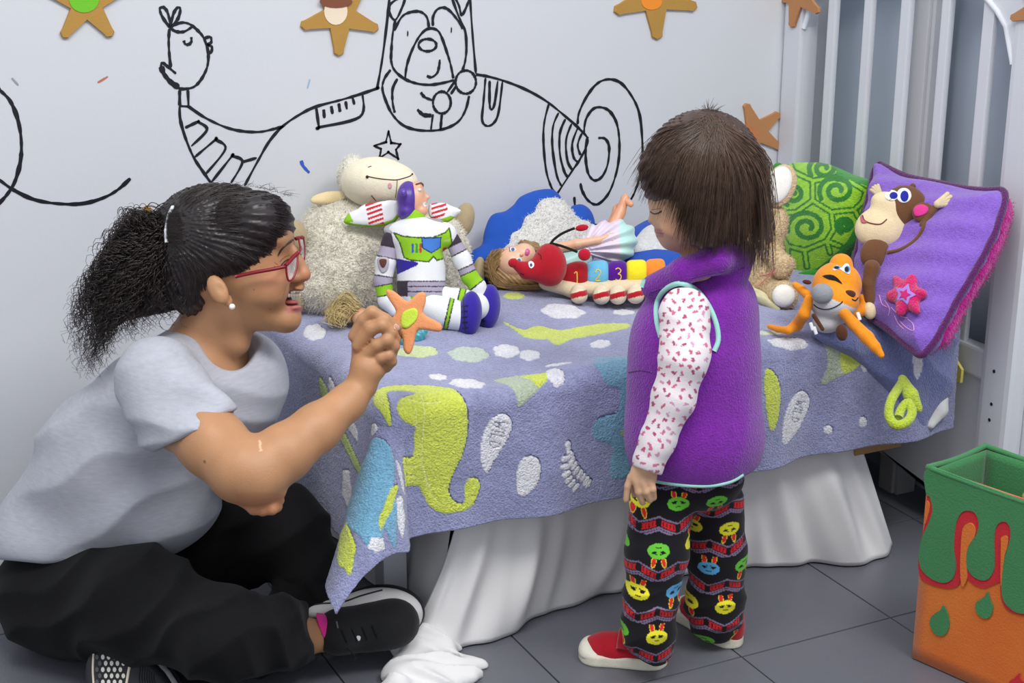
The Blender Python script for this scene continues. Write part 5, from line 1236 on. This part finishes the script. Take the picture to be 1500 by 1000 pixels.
# ================================================================ WOMAN
WD=2.44
wo_=empty('person',hit(150,965,2,0),'woman in grey T-shirt sitting cross-legged on the floor, holding up an orange star','person')
WS=(180,133,96)
def hd_(px,D=0): return 2.40-(px-320)*.27*.00108+D
def EH(px,py,rx,ry,rz,dn=0,ang=0,tilt=0): return ED(px,py,rx,ry,rz,hd_(px)+dn,ang,tilt)
cran=EH(308,362,92,84,76)
face=U(.022,cran,EH(378,345,48,52,58,0,0),EH(384,400,46,64,56,0,-12),KD([(335,445,38,hd_(335)),(392,452,32,hd_(392)),(414,462,20,hd_(414))]),EH(422,466,17,18,24,0))
ck=U(.014,EH(392,418,32,30,20,-.036,0),EH(405,434,18,22,24,-.014))
nose=U(.006,KD([(430,366,6,hd_(430)),(438,384,8,hd_(438)),(444,398,9.5,hd_(444))]),EH(444,403,11,9.5,12,0),EH(432,407,9,7,8,-.013))
brow=EH(412,350,16,22,44,0,0)
ul=U(.004,KD([(428,418,8,hd_(428)),(441,418,5.5,hd_(441))]),EH(438,423,7,3.6,18,0,-8)); ll=EH(432,451,10,5.0,18,0,8)
hdW=U(.008,face,ck,nose,brow); hdW=U(.005,hdW,ul,ll)
mouth=EH(430,437,24,9.0,19,-.002,12)
hdW=SUB(hdW,mouth,.003)
earW=U(.004,SUB(EH(319,424,14,23,8,-.087,28),EH(324,423,8,13,8,-.098,28),.002),EH(333,440,8,10,6,-.080,20))
neckW=U(.02,KD([(300,500,52,2.42),(328,450,48,2.405)]),KD([(345,500,22,2.38),(352,470,20,2.385)]))
core=U(.06,KD([(115,790,70,2.44),(190,690,105,2.42),(270,590,90,2.42),(305,540,60,2.42)]),KD([(225,560,48,2.28),(335,535,44,2.54)]))
AR=KD([(232,560,52,2.25),(262,600,54,2.20),(312,650,47,2.13),(355,688,46,2.09),(376,697,42,2.085)]); 
FA=KD([(378,692,42,2.085),(415,664,42,2.11),(465,626,35,2.15),(508,590,26,2.19),(530,565,22,2.21)])
hD=2.225
palmW=U(.012,KD([(530,560,22,2.21),(538,540,25,2.215)]),ED(540,526,24,30,14,hD+.004,-8),ED(531,503,15,20,12,hD+.006,-10),ED(554,532,12,16,12,hD+.002))
fW=[KD(f) for f in ([(519,492,9.5,hD-.002),(532,468,9,hD-.004),(545,457,9.5,hD-.005),(565,467,8,hD-.005),(583,479,6.8,hD+.0)],
 [(525,506,10.5,hD-.006),(544,481,10.5,hD-.012),(560,476,9.5,hD-.016),(573,487,8.2,hD-.012),(581,497,7,hD-.002)],
 [(535,523,10,hD-.011),(553,505,9.3,hD-.019),(567,498,9.3,hD-.020),(577,507,8.4,hD-.013),(574,521,7.4,hD-.002)],
 [(545,537,9.5,hD-.010),(559,523,8.8,hD-.018),(569,520,8.5,hD-.018),(574,529,7.6,hD-.012),(567,539,6.8,hD-.004)],
 [(552,535,12,hD+.014),(566,515,11,hD+.024),(577,497,9.5,hD+.024),(587,484,8,hD+.018)])]
handW=U(.0018,palmW,*fW)
hand2=U(.004,ED(385,730,32,16,20,2.10,-6),*[KD([(358+i*14,734,9,2.075),(372+i*13,747-abs(i-1)*1.5,8.5,2.07),(384+i*11,742,8,2.085)]) for i in range(3)],KD([(408,720,11,2.08),(402,742,9,2.085)]))
fore2=KD([(376,732,17,2.12),(362,700,20,2.30),(340,640,28,2.5),(335,560,36,2.54)])
thR=KD([(95,880,78,2.38),(210,888,70,2.26),(325,928,52,2.14)]); shR=KD([(330,928,50,2.14),(400,925,38,2.20),(450,932,25,2.275),(480,934,20,2.315)])
thL=KD([(150,850,76,2.54),(290,810,66,2.52),(415,780,50,2.46)]); shL=KD([(418,782,40,2.47),(450,850,28,2.44),(390,935,24,2.36),(270,985,18,2.30)])
bodyW=U(.02,core,neckW,AR,thR,thL); bodyW=U(.016,bodyW,FA,shR,shL,fore2); bodyW=U(.012,bodyW,hdW); bodyW=U(.006,bodyW,earW,handW,hand2)
bodyW=DISP(bodyW,lambda P:0)
def cw(V):
    x,y,z=pix(V); c_=np.tile(lin(WS),(len(x),1))*(1+.08*vnoise(V,50))[:,None]
    rd=np.exp(-(((x-400)/26)**2+((y-410)/22)**2))*.35+np.exp(-(((x-448)/12)**2+((y-403)/12)**2))*.4; c_=c_*(1-rd[:,None])+lin((196,116,92))*rd[:,None]
    hf=(x>300)&(x<470)&(y<500)
    m=(segdist(x,y,[(424,453),(440,451)])<6)&(y>446)&hf&(x>414); c_[m]=lin((186,112,104)); m=(segdist(x,y,[(426,428),(443,426)])<3.2)&hf; c_[m]=lin((182,112,98))
    q=mouth.f(V.astype(np.float32)); m=(q<.0025)&hf; c_[m]=lin((104,42,44))
    for bx,by,r in ((396,453,1.2),(372,424,1.5),(300,676,2.)): c_[np.hypot(x-bx,y-by)<r]=lin((128,88,64))
    c_[(segdist(x,y,[(380,645),(382,660)])<1.6)]=lin((222,180,150))
    m=(x>345)&(x<425)&(y>722)&(y<760); c_[m]=c_[m]*np.array([1.02,.86,.84])
    return c_
bw=sculpt('body',bodyW,.0025,'skin',wo_,cf=cw,it=1)
# teeth, brow, eye
for i in range(6):
    x=419+i*3.9; sculpt('tooth',ED(x,433.0-(x-419)*.10,2.5,3.4,3,hd_(x)-.010+.0022*i),.0007,'plastic',bw,(236,230,212))
sculpt('tongue',EH(424,443,14,4,10,.0),.0014,'skin',bw,(180,96,92))
stitch('eyebrow',bodyW,[(407,374),(413,364),(424,354),(429,351)],.0017,(52,38,34),bw,'hair',lift=0); stitch('eyebrow',bodyW,[(409,371),(416,361),(426,354)],.0015,(60,44,38),bw,'hair',lift=0)
stitch('closed_eye',bodyW,[(412,388),(418,382),(425,379),(430,380)],.001,(44,30,28),bw,'hair'); stitch('eyelid_crease',bodyW,[(410,383),(416,377),(424,373)],.0006,(128,88,66),bw,'hair')
for p in ([(402,384),(408,388)],[(401,390),(408,391)],[(421,416),(417,426),(414,436)]): stitch('smile_line',bodyW,p,.0005,(150,104,78),bw,'hair',lift=-.0001)
sculpt('pearl_earring',ED(340,449,4.6,4.6,4.6,hd_(340)-.086),.0008,'plastic',wo_,(238,236,240))
for f in fW[:1]: pass
for p in ([(579,474),(585,478),(584,484),(577,481)],): patch_on('fingernail',handW,p,.0004,(214,168,146),bw,'plastic',3)
# glasses
GZ=lambda x,dn=0:vz(x,385,hd_(x)+dn)
DR=(128,14,34)
gl=bpy.data.objects.new('glasses',None); COL.objects.link(gl); gl.parent=wo_; gl.empty_display_size=.03; gl['label']='dark red glasses'
def gt(name,pts,r,flat=None,n=6): 
    P=crom(np.array([at(x,y,vz(x,y,hd_(x)+d)) for x,y,d in pts]),4); return tube(name,P,r,M['plastic'],gl,n,DR,flat)
gt('temple_arm',[(345,405,-.084),(372,399,-.080),(400,394,-.070),(419,390,-.060)],.0030)
gt('near_rim',[(419,388,-.060),(420,402,-.059),(423,411,-.057),(429,408,-.048),(434,394,-.036),(436,382,-.028),(436,372,-.022)],.0017)
gt('near_rim',[(418,389,-.060),(424,383,-.048),(430,376,-.034),(437,370,-.020)],.0032)
gt('bridge',[(437,371,-.020),(440,366,-.010),(440,361,.0)],.0018)
gt('far_rim',[(440,362,.0),(438,352,.010),(440,347,.026),(444,347,.034),(446,362,.034),(446,378,.026),(443,384,.012),(440,372,.002)],.0014)
gt('far_rim',[(433,350,.012),(438,348,.020),(444,348,.034)],.003)
gm=mat('lens_glass',(230,236,240),.05,0,alpha=.22,spec=.8)
P=np.array([at(x,y,vz(x,y,hd_(x)+d)) for x,y,d in [(420,390,-.058),(422,410,-.055),(429,407,-.047),(434,394,-.035),(436,374,-.022),(428,380,-.040)]]); V,F=prism_vf(P,np.cross(P[1]-P[0],P[3]-P[0])/np.linalg.norm(np.cross(P[1]-P[0],P[3]-P[0])),.0008); mk('lens',V,F,gm,gl,False)
P=np.array([at(x,y,vz(x,y,hd_(x)+d)) for x,y,d in [(440,362,.002),(440,350,.020),(444,350,.032),(446,364,.033),(445,379,.024),(442,380,.012)]]); V,F=prism_vf(P,np.cross(P[1]-P[0],P[3]-P[0])/np.linalg.norm(np.cross(P[1]-P[0],P[3]-P[0])),.0008); mk('lens',V,F,gm,gl,False)
# hair
hw_=U(.018,EH(330,342,98,73,88,0,-8),EH(300,360,80,80,86),EH(384,326,45,42,82,0,35),EH(276,402,42,60,76,0,10),EH(292,430,24,32,66,-.0))
base_pt=at(246,332,vz(246,332,2.41))
def hg(P):
    q=P-base_pt; a=np.arctan2(q@UP,q@RT); return .0016*np.sin(a*70+4*vnoise(P,25))+.0008*np.sin(a*190+5*vnoise(P,40))
hw_=DISP(hw_,hg); hw_=SUB(hw_,EH(352,448,42,44,140,0,10),.008)
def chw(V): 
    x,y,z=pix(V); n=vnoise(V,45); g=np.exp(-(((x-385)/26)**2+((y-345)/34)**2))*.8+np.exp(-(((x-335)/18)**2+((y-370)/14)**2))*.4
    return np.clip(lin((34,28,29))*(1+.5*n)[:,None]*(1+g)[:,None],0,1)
hwo=sculpt('hair',hw_,.0026,'hair',wo_,cf=chw,it=1)
# sleek strands over the crown
g_=np.random.default_rng(21); pp=[];cc_=[]
for i in range(1500):
    t=g_.random(); e=np.array([246+g_.normal()*2,332+g_.normal()*14]); 
    s0=crom(np.array([(300,285),(345,272),(390,280),(418,298),(422,325),(408,355),(386,386),(345,408),(305,417),(290,440),(280,452)],float),4); s=s0[int(g_.random()*(len(s0)-1))]+g_.normal(size=2)*4-np.array([6,0])
    mid=(s+e)/2+np.array([4,-14])+ (np.array([0,10]) if s[1]>360 else 0); s=s+np.array([6,0])*(s[0]>360); c0=crom(np.array([s,s*.7+mid*.3+np.array([2,-3]),mid,e]),4); tt=np.linspace(0,1,10); pp.append(np.stack([np.interp(tt,np.linspace(0,1,len(c0)),c0[:,0]),np.interp(tt,np.linspace(0,1,len(c0)),c0[:,1])],1)); cc_.append(lin((46,38,38))*g_.uniform(.4,1.9))
PP=np.array(pp); Q=onsurf(hw_,PP.reshape(-1,2),.0008,(2.1,2.8)).reshape(len(pp),10,3); dz=(Q-CC)@FW; okk=(dz.max(1)<2.7); R3=(Q-CC)/dz[...,None]
dz=np.stack([np.convolve(np.pad(d,2,'edge'),[.2]*5,'valid') for d in dz])-.0006
strands('hair_strands',(CC+R3*dz[...,None])[okk],.00045,M['hair'],hwo,np.clip(np.array(cc_)[okk],0,1))['kind']='stuff'
# curly ponytail
pt=U(.03,ED(230,352,28,30,34,2.41),ED(210,395,38,42,30,2.41,20),ED(196,430,44,34,28,2.41,30),ED(240,425,36,34,30,2.41),ED(160,455,24,20,18,2.40,40))
pto=sculpt('curly_ponytail',DISP(pt,lambda P:.008*vnoise(P,45)+.004*vnoise(P,110)),.004,'hair',hwo,cf=lambda V:lin((26,21,22))*(1+.6*vnoise(V,60))[:,None])
pp=[];cc_=[]
ed=crom(np.array([(100,470),(100,505),(112,540),(130,552),(150,525),(175,505),(200,492),(232,478),(262,466),(285,455)],float),5)
top_=crom(np.array([(205,318),(180,328),(160,355),(145,385),(128,420),(110,450),(100,475)],float),5)
for i in range(2000):
    s=np.array([244+g_.normal()*4,335+g_.normal()*12])
    if g_.random()<.72: e=ed[int(g_.random()**.9*(len(ed)-1))]
    else: e=top_[int(g_.random()*(len(top_)-1))]
    e=e+g_.normal(size=2)*[8,9]; ln=g_.uniform(.45,1.0)
    out=np.array([-26,-10])*g_.uniform(.2,1.2); c0=np.array([s,s+(e-s)*.3+out,s+(e-s)*.7+out*.7,e]); c0=crom(c0,11); c0=c0[:int(len(c0)*ln)]
    m=30; tt=np.linspace(0,1,m); x=np.interp(tt,np.linspace(0,1,len(c0)),c0[:,0]); y=np.interp(tt,np.linspace(0,1,len(c0)),c0[:,1])
    length=np.hypot(*(c0[-1]-c0[0])); ph=g_.random()*6.28; w_=length/g_.uniform(16,26)*2*np.pi; r=g_.uniform(2.5,6.5)*(0.3+tt); 
    dr=(c0[-1]-c0[0])/max(length,1); nx=np.array([-dr[1],dr[0]]); 
    x=x+nx[0]*r*np.cos(w_*tt+ph)+dr[0]*r*.5*np.sin(w_*tt+ph); y=y+nx[1]*r*np.cos(w_*tt+ph)+dr[1]*r*.5*np.sin(w_*tt+ph)
    D0=2.395-g_.uniform(-.02,.07)*np.clip(tt*3,0,1); pp.append([at(x[k],y[k],vz(x[k],y[k],D0[k]+.004*math.sin(w_*tt[k]+ph))) for k in range(m)]); cc_.append(lin((44,34,33))*g_.uniform(.35,1.7))
strands('curls',np.array(pp),.00085,M['hair'],pto,np.clip(cc_,0,1))['kind']='stuff'
pp=[]
for i in range(70):
    s=np.array([g_.uniform(300,425),0]); s[1]=272+((s[0]-340)/85)**2*16; L=g_.uniform(8,34); a=g_.normal()*.8+.3
    pp.append([at(s[0]+math.sin(a)*L*q+3*math.sin(q*4+i),s[1]-math.cos(a)*L*q*.6+q*q*8,vz(s[0],s[1],2.40)) for q in np.linspace(0,1,7)])
strands('flyaway_hairs',np.array(pp),.0003,M['hair'],hwo,np.tile(lin((50,40,38)),(70,1)))['kind']='stuff'
stitch('hair_band',hw_,[(253,303),(248,313),(245,326),(243,340),(244,355)],.0028,(228,232,240),wo_,'plastic',lift=.003,n=8)
# T-shirt
sh=U(.05,KD([(105,770,104,2.43),(185,685,124,2.43),(262,600,108,2.43),(300,545,70,2.42)]),KD([(232,556,58,2.29),(335,532,50,2.54)]),ED(345,585,66,62,80,2.40),ED(372,545,44,52,70,2.44),ED(95,790,105,48,120,2.44),ED(225,745,90,60,100,2.40))
slv=KD([(232,558,64,2.26),(262,600,66,2.21),(300,640,62,2.15)])
slv=INT(slv,half(at(275,638,vz(275,638,2.16)),(RT*.36-UP*.93)*.75+ (RT*.78-UP*.62)*.25),.003)
# (hem runs from lower left to upper right across the arm)
sh=U(.018,sh,slv)
sh=SUB(sh,U(.02,KD([(305,520,46,2.42),(345,468,54,2.40)]),KD([(340,505,34,2.36),(350,470,30,2.36)])),.006)
sh=SUB(sh,half(at(150,815,vz(150,815,2.30)),np.array([0,0,1.])+0*RT),.004) if False else INT(sh,half(at(150,822,vz(150,822,2.32)),-UP+.0*RT),.01)
def shw(P):
    x,y,z=pix(P); a=vnoise(P,10)
    r=.015*(np.abs(np.sin((x*.6+y)*.033+a*2.6))-.5)*np.exp(-(((x-150)/170)**2+((y-700)/110)**2))
    r=r+.011*(np.abs(np.sin((y-x*.15)*.05+a*3))-.5)*np.exp(-(((x-270)/120)**2+((y-600)/60)**2))+.007*np.sin((x*.8-y)*.04+a*4)*np.exp(-(((x-330)/60)**2+((y-560)/60)**2))
    return r+.006*a*.5
sh=DISP(sh,shw,.012)
sho=sculpt('grey_shirt',sh,.0035,'heather',wo_,cf=lambda V:lin((176,178,189))*(1+.05*vnoise(V,30))[:,None],it=2); sho['label']='heather grey short-sleeved T-shirt'
stitch('neck_seam',sh,[(318,492),(330,515),(345,530),(360,532),(372,515)],.0009,(165,166,176),sho,'heather',lift=0)
# trousers
tr=U(.03,KD([(92,872,92,2.38),(205,884,82,2.26),(322,930,66,2.14)]),INT(KD([(326,930,66,2.14),(395,925,54,2.19),(440,930,44,2.25),(462,934,38,2.275)]),half(at(456,930,vz(456,930,2.25)),RT),.008),KD([(150,850,88,2.52),(290,808,76,2.51),(415,776,62,2.45)]),KD([(415,776,62,2.45),(462,850,52,2.42),(400,935,46,2.33),(260,985,40,2.27)]),ED(110,860,120,84,130,2.44))
tr=SUB(tr,KD([(468,940,26,2.29),(500,945,32,2.31)]),.004)
def tww(P):
    x,y,z=pix(P); a=vnoise(P,11); return .009*(np.abs(np.sin(x*.07-y*.03+a*2.4))-.5)*np.clip((x-330)/80,0,1)*(y>850)+.008*(np.abs(np.sin((x+y*1.3)*.03+a*3))-.5)+.004*a
tr=INT(DISP(tr,tww,.010),Sh(lambda P:.001-P[:,2],[-9,-9,.001],[9,9,9]),.004)
MM('black_jersey',(17,17,19),.85,.5,500,.15,30,sheen=.04,spec=.15)
mk('black_trousers',*surfnet(tr,.004),M['black_jersey'],wo_,True)
# near shoe with sock
sculpt('pink_sock',INT(KD([(461,922,25,2.283),(480,922,22,2.315)]),half(at(465,920,vz(465,920,2.25)),-RT*.94-UP*.36),.001),.002,'cloth',wo_,(214,50,140))['label']='bright pink sock'
se=bpy.data.objects.new('running_shoe',None); COL.objects.link(se); se.parent=wo_; se.empty_display_size=.03; se['label']='black running shoe lying on its side with white midsole'
S0=2.315
up=U(.02,ED(497,925,36,34,42,S0-.012,10),ED(545,918,58,36,38,S0+.01,8),ED(580,912,34,34,36,S0+.015,0)); sculpt('shoe_upper',DISP(up,lambda P:.0006*np.sin(P@np.array([900,0,900.]))*np.sin(P@np.array([0,900,900.]))),.0022,'cloth',se,(30,30,32))
ms=U(.015,ED(548,905,72,44,36,S0+.045,8),ED(470,893,36,16,30,S0+.05,4)); sculpt('white_midsole',ms,.0028,'rubber',se,(206,204,206))
os_=U(.015,ED(553,902,70,46,30,S0+.068,8),ED(470,888,38,18,26,S0+.07,4)); sculpt('outsole',os_,.003,'rubber',se,(34,34,38))
stitch('sole_line',ms,[(448,888),(470,884),(500,882),(530,872),(560,864)],.0016,(40,40,44),se,'rubber')
for i in range(4): stitch('lace',up,[(500+i*15,922-i*2),(508+i*15,940-i*2)],.0016,(14,14,16),se,'cloth')
stitch('lace_tag',up,[(493,910),(495,920)],.0012,(110,112,116),se,'cloth'); pathtube('lace_end',[(508,948),(520,962),(516,970)],vz(515,960,2.26),.0011,'cloth',se,(18,18,20))
patch_on('reflective_mark',up,[(523,931),(528,932),(527,938),(522,937)],.0005,(210,212,216),se,'plastic')
# far foot: sole turned to the viewer
s2=bpy.data.objects.new('running_shoe',None); COL.objects.link(s2); s2.parent=wo_; s2.empty_display_size=.03; s2['label']='upturned running shoe showing its studded sole'
pl=(at(190,985,vz(190,985,2.20)),-(FW*.9-UP*.2+RT*.15)/np.linalg.norm(FW*.9-UP*.2+RT*.15))
ol=[(127,1000),(127,975),(134,958),(152,951),(180,950),(208,958),(232,975),(250,998),(262,1030),(250,1060),(180,1065),(135,1050)]
soS=puff(ol,pl,.014,.012,2); sculpt('outsole',soS,.002,'rubber',s2,(42,42,48))
pm=(pl[0]-pl[1]*.014,pl[1]); sculpt('midsole',puff([(x+7,y-3) for x,y in ol],pm,.016,.014,2),.0025,'rubber',s2,(214,214,218))
pm=(pl[0]-pl[1]*.04,pl[1]); sculpt('shoe_upper',puff([(x+12,y-4) for x,y in ol],pm,.030,.04,2),.003,'cloth',s2,(28,28,32))
k=0
for r_ in range(6):
    for c_ in range(6):
        x=142+c_*8.6+(r_%2)*4.3; y=962+r_*9.2
        if x>184 or y>1005: continue
        patch_on('stud',soS,oval(x,y,2.7,3.8,8),.0018,(216,214,206) if (x<181 and not(c_ in(0,) )) else (86,86,92),s2,'rubber',2)
stitch('sole_rib',soS,[(137,958),(136,980),(137,1000)],.0018,(220,206,186),s2,'rubber'); stitch('sole_rib',soS,[(191,970),(188,985),(185,1003)],.0024,(226,214,196),s2,'rubber')
for i in range(7): stitch('sole_groove',soS,[(206+i*3.2,972+i*2.4),(204+i*3.6,990+i),(205+i*4,1003)],.0007,(22,22,26),s2,'rubber')
# ---- the held star
hs_=empty('held_star',at(600,470,vz(600,470,2.245)),'orange felt star with a lime green patch, pinched in the woman\'s fingers','star decoration')
pl=(at(603,470,vz(603,470,2.243)),-(FW+.15*RT)/np.linalg.norm(FW+.15*RT))
ol=[(566,424),(577,426),(588,435),(597,441),(604,437),(611,430),(619,427),(624,432),(623,446),(620,458),(632,466),(645,473),(648,481),(643,486),(628,484),(614,483),(609,491),(607,502),(603,515),(597,519),(591,512),(590,500),(586,488),(578,482),(566,478),(574,466),(580,456),(574,445),(567,434)]
ss=puff(ol,pl,.0045,.006,2); sculpt('star_body',ss,.0012,'felt',hs_,(222,146,98))
patch_on('green_patch',ss,[(588,478),(587,468),(590,458),(598,453),(607,451),(612,456),(611,466),(604,475),(595,481)],.0008,(190,214,70),hs_)
